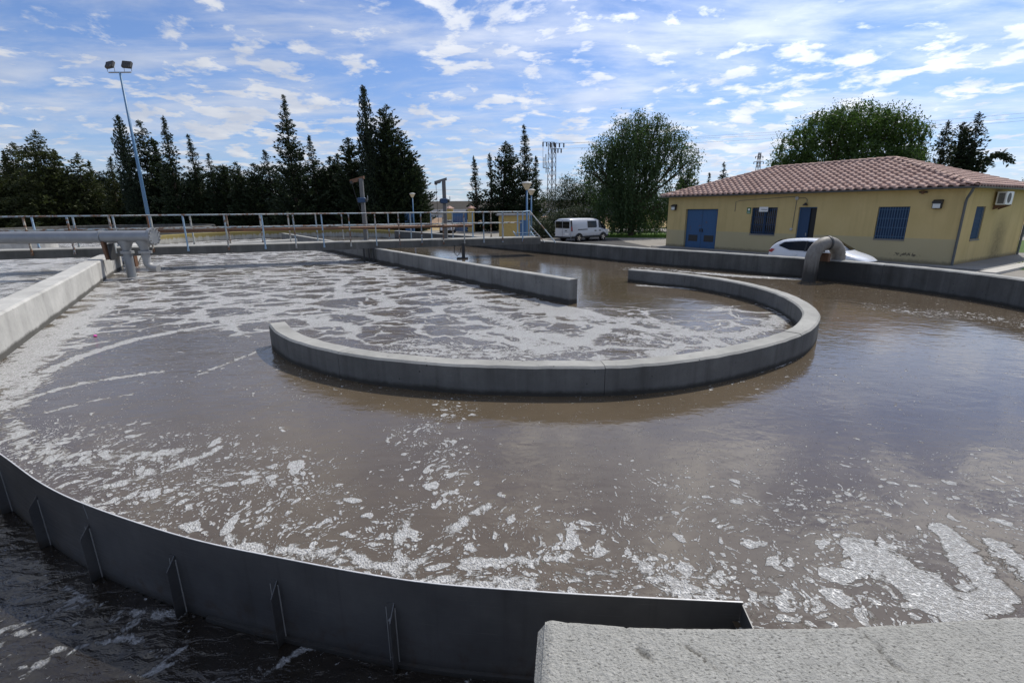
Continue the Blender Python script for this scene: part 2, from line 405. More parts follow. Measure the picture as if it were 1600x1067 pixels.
class MB:
    def __init__(s): s.v = []; s.f = []
    def add(s, vs, fs):
        o = len(s.v); s.v += [tuple(v) for v in vs]; s.f += [tuple(i + o for i in f) for f in fs]; return s
    def box(s, c, d, rot=None):
        x, y, z = d[0] / 2, d[1] / 2, d[2] / 2
        P = [Vector((a * x, b * y, e * z)) for e in (-1, 1) for b in (-1, 1) for a in (-1, 1)]
        if rot is not None: P = [rot @ p for p in P]
        P = [p + Vector(c) for p in P]
        return s.add(P, [(0, 2, 3, 1), (4, 5, 7, 6), (0, 1, 5, 4), (2, 6, 7, 3), (0, 4, 6, 2), (1, 3, 7, 5)])
    def bbox(s, a, b):
        return s.box([(a[i] + b[i]) / 2 for i in range(3)], [abs(b[i] - a[i]) for i in range(3)])
    def cbox(s, c, d, ch, rot=None):
        """chamfered box (vertical and top edges)"""
        x, y, z = d[0] / 2, d[1] / 2, d[2] / 2
        def ring(zz, i):
            return [(-x + i, -y, zz), (x - i, -y, zz), (x, -y + i, zz), (x, y - i, zz), (x - i, y, zz), (-x + i, y, zz), (-x, y - i, zz), (-x, -y + i, zz)]
        def ringi(zz, k):
            return [(a * (1 - k / x), b * (1 - k / y), zz) for a, b, zz in ring(zz, ch)]
        rr = [ringi(-z, ch), ring(-z + ch, ch), ring(z - ch, ch), ringi(z, ch)]
        rr = [[Vector(p) for p in r] for r in rr]
        if rot is not None: rr = [[rot @ p for p in r] for r in rr]
        rr = [[p + Vector(c) for p in r] for r in rr]
        return s.loft(rr)
    def loft(s, rings, closed=True, caps=True):
        n = len(rings[0]); o = len(s.v)
        for r in rings: s.v += [tuple(p) for p in r]
        for i in range(len(rings) - 1):
            for j in range(n if closed else n - 1):
                a = o + i * n + j; b = o + i * n + (j + 1) % n
                s.f.append((a, b, b + n, a + n))
        if caps and closed:
            s.f.append(tuple(o + j for j in reversed(range(n))))
            s.f.append(tuple(o + (len(rings) - 1) * n + j for j in range(n)))
        return s
    def tube(s, path, r, n=8, caps=True):
        path = [Vector(p) for p in path]; rings = []
        rr = r if isinstance(r, (list, tuple)) else [r] * len(path)
        up = Vector((0, 0, 1)); prev = None
        for i, p in enumerate(path):
            t = (path[min(i + 1, len(path) - 1)] - path[max(i - 1, 0)]).normalized()
            if prev is None:
                a = t.cross(up)
                if a.length < 0.05: a = t.cross(Vector((1, 0, 0)))
                a.normalize()
            else: a = (prev - t * prev.dot(t)).normalized()
            prev = a; b = t.cross(a)
            rings.append([p + (a * math.cos(2 * math.pi * j / n) + b * math.sin(2 * math.pi * j / n)) * rr[i] for j in range(n)])
        return s.loft(rings, True, caps)
    def lathe(s, prof, c=(0, 0, 0), n=16):
        rings = [[(c[0] + r * math.cos(2 * math.pi * j / n), c[1] + r * math.sin(2 * math.pi * j / n), c[2] + z) for j in range(n)] for r, z in prof]
        return s.loft(rings)
    def prism(s, poly, fr, ex):
        """polygon (list of 3D points) extruded by vector ex"""
        a = [Vector(p) for p in poly]; e = Vector(ex)
        return s.loft([a, [p + e for p in a]])
    def build(s, name, m, parent=None, local=False, smooth=False, bevel=0.0):
        me = bpy.data.meshes.new(name)
        off = Vector((0, 0, 0))
        if parent is not None and not local:
            q = parent
            while q is not None: off += Vector(q.location); q = q.parent
        me.from_pydata([tuple(Vector(v) - off) for v in s.v], [], s.f)
        me.materials.append(m); me.update()
        o = bpy.data.objects.new(name, me); COL.objects.link(o)
        if parent is not None: o.parent = parent
        if smooth:
            for p in me.polygons: p.use_smooth = True
        if bevel:
            bv = o.modifiers.new('bevel', 'BEVEL'); bv.width = bevel; bv.segments = 2; bv.limit_method = 'ANGLE'
        fix_normals(me)
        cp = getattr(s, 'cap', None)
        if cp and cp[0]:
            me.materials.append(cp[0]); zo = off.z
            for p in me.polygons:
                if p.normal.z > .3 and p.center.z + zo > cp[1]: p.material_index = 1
        return o


import bmesh


def fix_normals(me):
    bm = bmesh.new(); bm.from_mesh(me); bmesh.ops.recalc_face_normals(bm, faces=bm.faces); bm.to_mesh(me); bm.free()


def auto_smooth(o, ang=35):
    me = o.data
    for p in me.polygons: p.use_smooth = True
    try:
        me.set_sharp_from_angle(angle=R(ang))
    except Exception: pass


def fast_mesh(name, V, Q, m, parent=None):
    me = bpy.data.meshes.new(name); V = np.asarray(V, np.float32); Q = np.asarray(Q, np.int32)
    me.vertices.add(len(V)); me.vertices.foreach_set('co', V.ravel())
    k = Q.shape[1]
    me.loops.add(Q.size); me.loops.foreach_set('vertex_index', Q.ravel())
    me.polygons.add(len(Q)); me.polygons.foreach_set('loop_start', np.arange(len(Q), dtype=np.int32) * k)
    me.polygons.foreach_set('loop_total', np.full(len(Q), k, np.int32))
    me.materials.append(m); me.update(calc_edges=True)
    o = bpy.data.objects.new(name, me); COL.objects.link(o)
    if parent is not None: o.parent = parent
    return o


def thing(name, label, cat, loc=(0, 0, 0), rz=0.0, group=None):
    o = bpy.data.objects.new(name, None); COL.objects.link(o); o.empty_display_size = 0.2
    o.location = loc; o.rotation_euler = (0, 0, rz); o['label'] = label; o['category'] = cat
    if group: o['group'] = group
    return o


def tag(o, label, cat, group=None):
    o['label'] = label; o['category'] = cat
    if group: o['group'] = group
    return o


def struct(o, kind='structure'): o['kind'] = kind; return o


def catmull(P, n=8, closed=False):
    P = [np.array(p, float) for p in P]; out = []
    m = len(P)
    for i in range(m if closed else m - 1):
        g = lambda j: P[j % m] if closed else P[min(max(j, 0), m - 1)]
        a, b, c, d = g(i - 1), g(i), g(i + 1), g(i + 2)
        for t in np.linspace(0, 1, n, endpoint=False):
            out.append(0.5 * ((2 * b) + (-a + c) * t + (2 * a - 5 * b + 4 * c - d) * t * t + (-a + 3 * b - 3 * c + d) * t ** 3))
    if not closed: out.append(P[-1])
    return out


def wall_strip(path, th, z0, z1, ch=0.03, wob=0.004, seed=1, cap=None):
    """concrete wall ribbon: path is one face, th offsets to the left of the path direction (may be negative)"""
    rng = random.Random(seed); path = [np.array(p, float) for p in path]; rings = []
    for i, p in enumerate(path):
        t = path[min(i + 1, len(path) - 1)] - path[max(i - 1, 0)]; t /= np.linalg.norm(t); nrm = np.array([-t[1], t[0]])
        def q(o, z): return (p[0] + nrm[0] * o, p[1] + nrm[1] * o, z)
        s = 1 if th > 0 else -1; w = rng.uniform(-wob, wob)
        rings.append([q(0, z0), q(0, z1 - ch + w), q(s * ch, z1 + w), q(th - s * ch, z1 + w), q(th, z1 - ch + w), q(th, z0)])
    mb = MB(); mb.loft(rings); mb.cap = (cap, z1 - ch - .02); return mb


# ------------------------------------------------------------------ ground and setting
GZ = -0.35
hx0, hx1, hy0, hy1 = -8.4, 2.0, 0.25, 7.0
mb = MB()
xs = [-900, hx0, hx1, 900]; ys = [-300, hy0, hy1, 1500]
for i in range(3):
    for j in range(3):
        if i == 1 and j == 1: continue
        mb.add([(xs[i], ys[j], GZ), (xs[i + 1], ys[j], GZ), (xs[i + 1], ys[j + 1], GZ), (xs[i], ys[j + 1], GZ)], [(0, 1, 2, 3)])
struct(mb.build('ground', G_GRAVEL))
struct(MB().bbox((hx0 - .2, hy0 - .2, -1.5), (hx1 + .2, hy1 + .2, -1.3)).build('launder_floor', CONC_DECK))


def sheet(name, pts, z, m):
    return struct(MB().add([(x, y, z) for x, y in pts], [tuple(range(len(pts)))]).build(name, m))


sheet('dry_field', [(-160, 66), (120, 66), (400, 600), (-400, 600)], GZ + .004, G_STRAW)
sheet('road', [(2.6, 33), (6.5, 27.5), (11.5, 17.5), (14.6, 19.6), (10.2, 27.2), (9.0, 39), (9.4, 44), (4, 44.5)], GZ + .004, G_ROAD)
LAWN = sheet('lawn', [(8.6, 45.2), (16.5, 43.0), (24, 52), (8.0, 58)], GZ + .008, G_GRASS)
LAWN2 = sheet('lawn', [(20.3, 20.0), (30, 27.5), (60, 40), (60, 14), (26, 10)], GZ + .008, G_GRASS)
LAWN3 = sheet('lawn', [(28.2, 26.6), (40, 34), (30, 50), (22, 44)], GZ + .006, G_GRASS)

DARK = mat('dark_housing', (0.035, 0.035, 0.035), 0.5)
# --- outer tank wall paths (inner face)
near_path = [(2.9, 1.66), (1.99, 1.55), (1.58, 1.52), (1.2, 1.5), (0.9, 1.5), (0.48, 1.51), (0.12, 1.55)]
right_path = [(-9.5, 40.6), (-5.6, 35.2), (0.05, 27.4), (3.06, 23.3), (5.25, 20.1), (7.2, 17.85), (8.75, 15.9), (10.0, 14.0), (10.75, 12.2), (10.95, 10.3),
              (10.5, 7.6), (9.2, 5.2), (7.2, 3.3), (4.9, 2.2), (2.9, 1.66)]
far_path = [(-22.6, 30.0), (-24.9, 34.4), (-24.2, 38.8), (-21, 42.4), (-16.5, 44.4), (-12.6, 43.2), (-9.5, 40.6)]
left_path = [(-16.0, 20.2), (-14.0, 16.9), (-11.5, 13.0), (-9.3, 9.5), (-7.73, 7.0), (-6.9, 5.6), (-6.2, 4.2), (-5.9, 2.6)]
weir_path = [(-8.2, 5.3), (-7.2, 5.1), (-6.3, 4.78), (-5.3, 4.34), (-4.44, 3.84), (-3.67, 3.38), (-3.03, 3.07), (-2.16, 2.73), (-1.47, 2.53), (-0.6, 2.32), (0.11, 2.23), (0.68, 2.18), (1.22, 2.14)]

tag(wall_strip(catmull(far_path, 8), 0.35, -1.0, 0.62, seed=4).build('tank_wall', CONC_FAR), 'far rounded concrete tank end with yellow stained rim behind the footbridge', 'wall')
lw = catmull(left_path, 6)
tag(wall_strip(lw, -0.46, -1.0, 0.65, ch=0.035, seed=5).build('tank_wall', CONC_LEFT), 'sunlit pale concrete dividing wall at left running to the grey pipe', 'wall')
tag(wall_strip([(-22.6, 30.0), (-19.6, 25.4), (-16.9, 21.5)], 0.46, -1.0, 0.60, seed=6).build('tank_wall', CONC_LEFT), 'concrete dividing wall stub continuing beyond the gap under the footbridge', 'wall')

def wall_sections(name, label, path, th, z0, z1, m, joints, gap=.006, **kw):
    P = np.array(path, float); L = np.r_[0, np.cumsum(np.hypot(*np.diff(P, axis=0).T))]
    js = [0.0] + [j * L[-1] for j in joints] + [L[-1]]
    o = thing(name, label, 'wall', (float(P[len(P) // 2, 0]), float(P[len(P) // 2, 1]), 0))
    for i, (a, b) in enumerate(zip(js[:-1], js[1:])):
        a2 = a + (gap / 2 if i else 0); b2 = b - (gap / 2 if i < len(js) - 2 else 0)
        t = np.r_[a2, L[(L > a2 + .02) & (L < b2 - .02)], b2]
        wall_strip(np.c_[np.interp(t, L, P[:, 0]), np.interp(t, L, P[:, 1])], th, z0, z1, seed=20 + i, **kw).build('wall_section', m, o)
    # dark joint filler set back in each gap
    for j in js[1:-1]:
        p = np.array([np.interp(j, L, P[:, 0]), np.interp(j, L, P[:, 1])]); q = np.array([np.interp(j + .05, L, P[:, 0]), np.interp(j + .05, L, P[:, 1])]) - p
        q /= np.linalg.norm(q); n = np.array([-q[1], q[0]]); c = p + n * th / 2
        MB().box((c[0], c[1], (z0 + z1) / 2 - .01), (.012, abs(th) - .03, z1 - z0 - .02), Matrix.Rotation(math.atan2(q[1], q[0]), 3, 'Z')).build('joint_filler', DARK, o)
    return o


# arc guide wall, baffle wall
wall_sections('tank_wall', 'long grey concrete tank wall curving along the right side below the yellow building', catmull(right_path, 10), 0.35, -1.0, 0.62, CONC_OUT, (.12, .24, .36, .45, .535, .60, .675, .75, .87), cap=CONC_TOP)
arc_out = [(-4.03, 7.86), (-3.62, 7.26), (-3.10, 6.72), (-2.32, 6.16), (-1.55, 5.80), (-0.72, 5.57), (0.0, 5.47), (0.7, 5.43), (1.4, 5.46), (2.25, 5.69), (3.1, 6.09), (3.82, 6.55),
           (4.43, 7.05), (4.94, 7.64), (5.42, 8.38), (5.77, 9.3), (5.98, 10.4), (5.95, 11.55), (5.65, 12.7), (5.1, 13.7), (4.5, 14.4), (3.76, 15.12)]
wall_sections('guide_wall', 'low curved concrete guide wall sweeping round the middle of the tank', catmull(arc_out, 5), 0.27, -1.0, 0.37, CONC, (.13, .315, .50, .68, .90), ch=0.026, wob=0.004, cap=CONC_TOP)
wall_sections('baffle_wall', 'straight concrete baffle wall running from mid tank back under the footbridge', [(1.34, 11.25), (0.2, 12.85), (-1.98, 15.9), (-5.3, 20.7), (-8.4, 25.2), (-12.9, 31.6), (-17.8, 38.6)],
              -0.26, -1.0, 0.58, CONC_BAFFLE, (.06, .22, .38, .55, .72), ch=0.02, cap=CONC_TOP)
tag(wall_strip(catmull([(-20.6, 27.6), (-18.7, 26.9), (-16.9, 27.3), (-15.0, 29.3), (-13.6, 31.6)], 6), 0.27, -1.0, 0.5, seed=9).build('guide_wall', CONC_LEFT),
    'pale curved guide wall in the far half of the tank behind the footbridge', 'wall')
tag(wall_strip(catmull([(-33, 24.5), (-29.4, 25.8), (-27.4, 26.9), (-26.4, 28.4), (-27.4, 30.0)], 6), 0.4, -1.0, 0.62, seed=10).build('guide_wall', CONC_LEFT),
    'pale rounded wall end at far left behind the footbridge and grey pipe', 'wall')
# clarifier further away
ring = [(-40 + 9 * math.cos(a), 50 + 9 * math.sin(a)) for a in np.linspace(0, 2 * math.pi, 49)]
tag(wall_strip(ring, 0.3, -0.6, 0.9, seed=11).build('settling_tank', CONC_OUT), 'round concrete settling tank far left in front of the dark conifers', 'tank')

# near rough slab (top of the tank wall by the camera)
def near_slab():
    path = catmull(near_path, 8); P = np.array(path); seg = np.r_[0, np.cumsum(np.hypot(*np.diff(P, axis=0).T))]
    ns = int(seg[-1] / 0.011); s = np.linspace(0, seg[-1], ns)
    X = np.interp(s, seg, P[:, 0]); Y = np.interp(s, seg, P[:, 1])
    T = np.gradient(np.c_[X, Y], axis=0); T /= np.linalg.norm(T, axis=1)[:, None]; N = np.c_[-T[:, 1], T[:, 0]]
    th = 0.46; prof = []
    rng = np.random.default_rng(5)
    # cross profile: inner face up, chamfer, top, outer face
    zs = [-1.0, -0.3, 0.2, 0.45, 0.56, 0.595]; prof += [(0.0, z) for z in zs]
    prof += [(0.006, 0.612)]
    prof += [(o, 0.62) for o in np.linspace(0.02, th - 0.03, 40)]
    prof += [(th, 0.58), (th, -0.3)]
    prof = np.array(prof); nc = len(prof)
    O = prof[:, 0][None, :]; Z = np.repeat(prof[:, 1][None, :], ns, 0)
    VX = X[:, None] + N[:, 0][:, None] * O; VY = Y[:, None] + N[:, 1][:, None] * O
    # value noise
    def vn(x, y, f, sd):
        r = np.random.default_rng(sd).random((64, 64)); x = x * f; y = y * f
        i = np.floor(x).astype(int); j = np.floor(y).astype(int); u = x - i; v = y - j; u = u * u * (3 - 2 * u); v = v * v * (3 - 2 * v)
        g = lambda a, b: r[a % 64, b % 64]
        return (g(i, j) * (1 - u) + g(i + 1, j) * u) * (1 - v) + (g(i, j + 1) * (1 - u) + g(i + 1, j + 1) * u) * v - .5
    n = vn(VX, VY, 9, 1) * 0.003 + vn(VX, VY, 37, 2) * 0.0012 + vn(VX, VY, 61, 3) * 0.0018
    crack = np.zeros_like(VX)
    for pts, wd, dep in (([(0.42, 1.56), (0.45, 1.40), (0.50, 1.28), (0.53, 1.0)], 0.006, 0.012), ([(1.26, 1.56), (1.31, 1.44), (1.30, 1.36), (1.38, 1.25), (1.42, 1.0)], 0.006, 0.010),
                         ([(0.60, 1.42), (0.66, 1.37), (0.69, 1.30)], 0.004, 0.010)):
        pts = np.array(pts); d = np.full(VX.shape, 9.0)
        wx = VX + vn(VX, VY, 25, 8) * 0.03; wy = VY + vn(VX, VY, 25, 9) * 0.03
        for a, b in zip(pts[:-1], pts[1:]):
            e = b - a; t = np.clip(((wx - a[0]) * e[0] + (wy - a[1]) * e[1]) / (e @ e), 0, 1)
            d = np.minimum(d, np.hypot(wx - a[0] - e[0] * t, wy - a[1] - e[1] * t))
        br = np.clip(vn(VX, VY, 18, 12) * 3 + .7, 0, 1)
        g = np.exp(-(d / wd) ** 2) * br; crack = np.maximum(crack, g); n -= g * dep
    topm = (Z > 0.6)
    Z = Z + np.where(topm, n, n * 0.2)
    edge = np.exp(-(O / 0.02) ** 2) * np.where(topm, 1, 0); Z -= edge * np.maximum(0, vn(VX, VY, 24, 4) - .3) * 0.04
    end = np.exp(-((s[-1] - s) / 0.014) ** 2)[:, None] * topm; Z -= end * 0.012
    V = np.stack([VX, VY, Z], -1).reshape(-1, 3)
    i, j = np.meshgrid(np.arange(ns - 1), np.arange(nc - 1), indexing='ij'); a = i * nc + j
    Q = np.stack([a, a + nc, a + nc + 1, a + 1], -1).reshape(-1, 4)
    o = fast_mesh('tank_wall', V, Q, rough_top())
    at = o.data.attributes.new('crack', 'FLOAT', 'POINT'); at.data.foreach_set('value', crack.astype(np.float32).ravel())
    for p in o.data.polygons: p.use_smooth = True
    # end face with chamfer
    x, y = X[-1], Y[-1]; tx, ty = T[-1]; nx, ny = N[-1]
    mb = MB(); poly = [(0.0, -1.0), (0.0, 0.58), (0.02, 0.606), (th - .03, 0.606), (th, 0.58), (th, -1.0)]
    r0 = [(x + nx * a, y + ny * a, z) for a, z in poly]
    r1 = [(x + tx * 0.026 + nx * max(a, .03) if a < .2 else x + tx * .026 + nx * a, y + ty * 0.026 + ny * (max(a, .03) if a < .2 else a), min(z, 0.575)) for a, z in poly]
    mb.loft([r0, r1])
    mb.build('wall_end', rough_top(), o)
    return o


tag(near_slab(), 'rough sunlit concrete wall top in the bottom right foreground', 'wall')
tag(MB().bbox((hx0 + .1, hy0 + .02, -1.3), (0.10, 0.85, -0.10)).build('launder_wall', CONC_DECK), 'low concrete launder edge by the photographer below the frame', 'wall')

# ------------------------------------------------------------------ water
STROKES = [
    ('s', 0.17, 0.85, [(2.3, 2.64), (2.37, 2.54), (2.39, 2.38), (2.4, 2.24), (2.42, 2.16)]),
    ('s', 0.10, 0.80, [(2.97, 2.87), (2.88, 2.65), (2.82, 2.45), (2.79, 2.33), (2.54, 2.21)]),
    ('s', 0.12, 0.70, [(3.19, 2.74), (3.14, 2.45)]),
    ('k', 0.30, 0.45, [(1.79, 2.58), (2.23, 2.75), (2.57, 2.81)]),
    ('k', 0.45, 0.50, [(0.4, 2.65), (0.78, 2.53), (1.11, 2.37), (1.44, 2.27), (1.77, 2.22), (2.15, 2.17)]),
    ('s', 0.10, 0.55, [(0.82, 2.53), (0.96, 2.37), (1.12, 2.3)]),
    ('s', 0.10, 0.50, [(0.26, 2.48), (0.61, 2.51)]),
    ('s', 0.10, 0.60, [(-1.97, 2.85), (-1.62, 2.75), (-1.17, 2.67), (-0.82, 2.58), (-0.64, 2.52), (-0.4, 2.46), (-0.17, 2.43), (0.1, 2.41)]),
    ('s', 0.06, 0.60, [(-0.65, 2.55), (-0.78, 2.79), (-0.77, 3.15)]),
    ('s', 0.07, 0.65, [(-0.65, 2.55), (-0.48, 2.79), (-0.38, 3.03), (-0.2, 3.22)]),
    ('s', 0.07, 0.60, [(-0.45, 2.55), (-0.25, 2.6), (-0.01, 2.61), (0.32, 2.66)]),
    ('k', 0.35, 0.45, [(-1.67, 3.16), (-0.87, 2.79), (-0.44, 2.79), (-0.01, 2.54)]),
    ('k', 0.25, 0.45, [(-0.72, 5.06), (-0.9, 4.42), (-0.58, 3.91), (-0.54, 3.23)]),
    ('s', 0.03, 0.55, [(-1.25, 4.29), (-1.02, 4.73), (-0.8, 5.06), (-0.76, 5.35)]),
    ('k', 0.30, 0.35, [(-0.19, 2.92), (0.24, 2.78), (0.66, 2.71)]),
    ('s', 0.22, 0.52, [(-5.86, 5.18), (-4.78, 4.36), (-4.05, 3.97), (-3.51, 4.02), (-3.18, 4.13)]),
    ('k', 0.45, 0.50, [(-4.84, 4.36), (-3.82, 3.96), (-3.23, 3.95), (-2.75, 4.0)]),
    ('s', 0.08, 0.60, [(-3.37, 3.49), (-3.15, 3.68), (-2.91, 3.89), (-2.8, 4.19), (-2.65, 4.25)]),
    ('k', 0.40, 0.50, [(-3.41, 3.54), (-2.69, 3.26), (-2.47, 3.72)]),
    ('s', 0.05, 0.55, [(-2.69, 3.26), (-2.62, 3.52), (-2.03, 3.61)]),
    ('k', 0.35, 0.45, [(-2.16, 3.02), (-1.86, 3.25), (-1.78, 3.51), (-2.42, 3.94)]),
    ('s', 0.05, 0.50, [(-1.95, 2.81), (-1.76, 2.87), (-1.82, 3.16)]),
    ('s', 0.36, 0.66, [(-6.65, 6.04), (-7.53, 7.21), (-8.75, 9.41), (-10.13, 12.29)]),
    ('s', 0.26, 0.60, [(-5.78, 5.17), (-6.24, 5.8), (-6.55, 6.29)]),
    ('s', 0.13, 0.75, [(-6.59, 6.57), (-6.76, 7.36), (-6.69, 8.34), (-5.96, 9.41), (-5.03, 9.84), (-3.91, 10.44)]),
    ('s', 0.10, 0.60, [(-5.87, 5.57), (-5.71, 6.02), (-4.97, 6.52)]),
    ('s', 0.06, 0.60, [(-4.33, 6.37), (-4.22, 6.8), (-4.09, 7.46), (-4.03, 7.76)]),
    ('s', 0.05, 0.50, [(-5.31, 4.98), (-4.98, 5.45), (-4.67, 5.65)]),
    ('s', 0.40, 0.58, [(-0.88, 11.03), (-0.13, 9.64), (0.33, 8.11), (0.4, 7.32)]),
    ('s', 0.34, 0.63, [(0.01, 11.8), (1.1, 10.22), (1.94, 9.56), (2.7, 9.53)]),
    ('s', 0.28, 0.63, [(2.7, 9.53), (3.22, 8.46), (3.91, 8.2), (4.82, 8.89), (5.5, 9.72)]),
    ('s', 0.24, 0.66, [(5.8, 10.02), (6.0, 11.51), (5.64, 12.45)]),
    ('s', 0.15, 0.70, [(5.52, 12.97), (4.69, 13.58), (3.75, 14.11)]),
    ('s', 0.12, 0.55, [(0.93, 8.54), (1.85, 8.5), (2.67, 7.82)]),
    ('k', 0.40, 0.60, [(-1.7, 7.76), (-0.81, 7.36), (-0.0, 7.33), (1.02, 7.48)]),
    ('s', 0.08, 0.60, [(-2.05, 7.47), (-0.98, 7.15), (-0.1, 7.13)]),
    ('s', 0.40, 0.52, [(-1.8, 12.35), (-0.62, 11.83)]),
    ('k', 0.50, 0.55, [(2.19, 8.04), (3.06, 8.01), (3.81, 7.99)]),
    ('s', 0.25, 0.95, [(9.0, 15.14), (8.19, 15.49), (7.4, 16.02), (6.62, 16.74)]),
    ('s', 0.15, 0.80, [(6.62, 16.74), (5.94, 17.34)]),
    ('k', 0.40, 0.50, [(5.94, 17.34), (4.8, 18.21)]),
    ('k', 0.35, 0.38, [(8.25, 10.61), (8.53, 9.91), (9.3, 9.87), (9.71, 8.97)]),
]
AX = np.array([-0.575, 0.818]); NX = np.array([0.818, 0.575])


def inside(poly, X, Y):
    c = np.zeros(X.shape, bool); n = len(poly)
    for i in range(n):
        x0, y0 = poly[i]; x1, y1 = poly[(i + 1) % n]
        k = ((y0 > Y) != (y1 > Y)) & (X < (x1 - x0) * (Y - y0) / (y1 - y0 + 1e-12) + x0)
        c ^= k
    return c


def water_sheet(name, poly, xs, ys, z, m, fields, snap=None):
    X, Y = np.meshgrid(xs, ys, indexing='ij'); nx, ny = X.shape
    cx = (X[:-1, :-1] + X[1:, 1:]) / 2; cy = (Y[:-1, :-1] + Y[1:, 1:]) / 2
    k = inside(poly, cx, cy); i, j = np.nonzero(k); a = i * ny + j
    Q = np.stack([a, a + ny, a + ny + 1, a + 1], -1)
    used, inv = np.unique(Q, return_inverse=True); Q = inv.reshape(Q.shape)
    x = X.ravel()[used]; y = Y.ravel()[used]
    if snap is not None:
        d = np.full(x.shape, 9.0); px = x.copy(); pyy = y.copy()
        for a, b in zip(snap[:-1], snap[1:]):
            a = np.array(a); e = np.array(b) - a; t = np.clip(((x - a[0]) * e[0] + (y - a[1]) * e[1]) / (e @ e + 1e-9), 0, 1)
            qx = a[0] + e[0] * t; qy = a[1] + e[1] * t; dd = np.hypot(x - qx, y - qy); k2 = dd < d
            d = np.where(k2, dd, d); px = np.where(k2, qx, px); pyy = np.where(k2, qy, pyy)
        k2 = d < .045; x = np.where(k2, px, x); y = np.where(k2, pyy, y)
    o = fast_mesh(name, np.c_[x, y, np.full(len(x), z)], Q, m)
    for nm, v in fields(x, y).items():
        at = o.data.attributes.new(nm, 'FLOAT', 'POINT'); at.data.foreach_set('value', np.clip(v, 0, 2).astype(np.float32))
    return struct(o)


def sstep(a, b, x): t = np.clip((x - a) / (b - a), 0, 1); return t * t * (3 - 2 * t)


def main_fields(x, y):
    n = x * NX[0] + y * NX[1]; solid = np.zeros_like(x); speck = np.full_like(x, 0.11)
    for kd, wd, st, pts in STROKES:
        d = np.full(x.shape, 99.0)
        for a, b in zip(pts[:-1], pts[1:]):
            a = np.array(a); e = np.array(b) - a; t = np.clip(((x - a[0]) * e[0] + (y - a[1]) * e[1]) / (e @ e + 1e-9), 0, 1)
            d = np.minimum(d, np.hypot(x - a[0] - e[0] * t, y - a[1] - e[1] * t))
        g = st * np.where((x < .3) & (y < 5.5), .9, 1.0) * np.exp(-(d / (wd * (1.25 if kd == 's' else 1.5))) ** 2)
        if kd == 's': solid = np.maximum(solid, g); speck = np.maximum(speck, g * 0.6)
        else: speck = np.maximum(speck, g * 1.25)
    rc = np.hypot(x - 0.6, y - 11.0)
    left = (1 - sstep(7.1, 7.7, n))
    lace = left * sstep(8.2, 10.5, y + 0.30 * x + 2.0) * 0.95
    lace = np.maximum(lace, left * sstep(-6.5, -8.0, x) * 0.9)
    lace *= 1 - 0.55 * np.exp(-(((x + 1.6) / 1.8) ** 2 + ((y - 9.0) / 1.6) ** 2))
    inner = (rc < 5.3) * (n > 6.6) * (y < 12.5)
    lace = np.maximum(lace, inner * 0.34 * sstep(12.5, 10.0, y))
    lace = np.where(rc < 5.5, lace, lace * (1 - 0.8 * sstep(7.8, 6.4, y) * (x > -5.2)))
    near = sstep(5.0, 3.0, y)
    speck = np.maximum(speck, 0.24 * near); speck = np.maximum(speck, 0.36 * near * sstep(0.0, 1.2, x))
    speck = np.maximum(speck, 0.16 * left * sstep(4, 6, y))
    rough = 0.20 + 0.38 * left * sstep(4.5, 7.5, y) + 0.12 * inner
    k1 = sstep(7.3, 7.9, n) * sstep(11.0, 12.5, y); rough = rough * (1 - k1) + k1 * (0.12 + 0.30 * np.exp(-((x - 8.2) ** 2 + (y - 15.6) ** 2) / 3))
    k2 = sstep(1.5, 5.0, x) * (1 - k1) * sstep(5.2, 5.8, rc); rough = rough * (1 - k2) + k2 * 0.13
    rough = rough * (1 - .35 * sstep(1.2, 2.6, np.abs(x + 1) * 0 + 2 + x) * (1 - sstep(4.2, 6.5, y)))
    return dict(lace=lace, solid=solid, speck=speck, rough=rough)


rp = [tuple(p) for p in catmull([(x + 0.12 * 0, y) for x, y in right_path], 6)]
fp = [tuple(p) for p in catmull(far_path, 6)]
weir_in = weir_path
tank_poly = fp + rp[1:] + [tuple(p) for p in near_path[1:4]] + [(1.2, 1.42), (1.2, 2.14)] + [tuple(p) for p in catmull(weir_in, 6)][::-1] + [(-8.2, 5.4)] + [(p[0] - .1, p[1] - .06) for p in left_path[:6]][::-1] + [(-16.9, 21.5)]
xs = np.r_[np.arange(-26, -9, 0.22), np.arange(-9, 3.6, 0.055), np.arange(3.6, 11.6, 0.10)]
ys = np.r_[np.arange(1.2, 8, 0.055), np.arange(8, 15.5, 0.10), np.arange(15.5, 45.5, 0.28)]
water_sheet('tank_water', tank_poly, xs, ys, 0.0, WATER, main_fields, [(p[0] + .001, p[1] + .004) for p in catmull(weir_path, 6)])


def left_fields(x, y):
    return dict(lace=np.full_like(x, 1.15), solid=np.full_like(x, 0.30), speck=np.full_like(x, 0.45), rough=np.full_like(x, 0.5))


left_poly = [(p[0] - .3, p[1] - .2) for p in left_path[:5]] + [(-9, 4.0), (-36, 4), (-36, 42), (-26.4, 36), (-25.1, 34), (-22.9, 29.9), (-17.1, 21.4)]
water_sheet('tank_water', left_poly, np.arange(-36, -5, 0.3), np.arange(4, 42, 0.3), 0.0, WATER, left_fields)


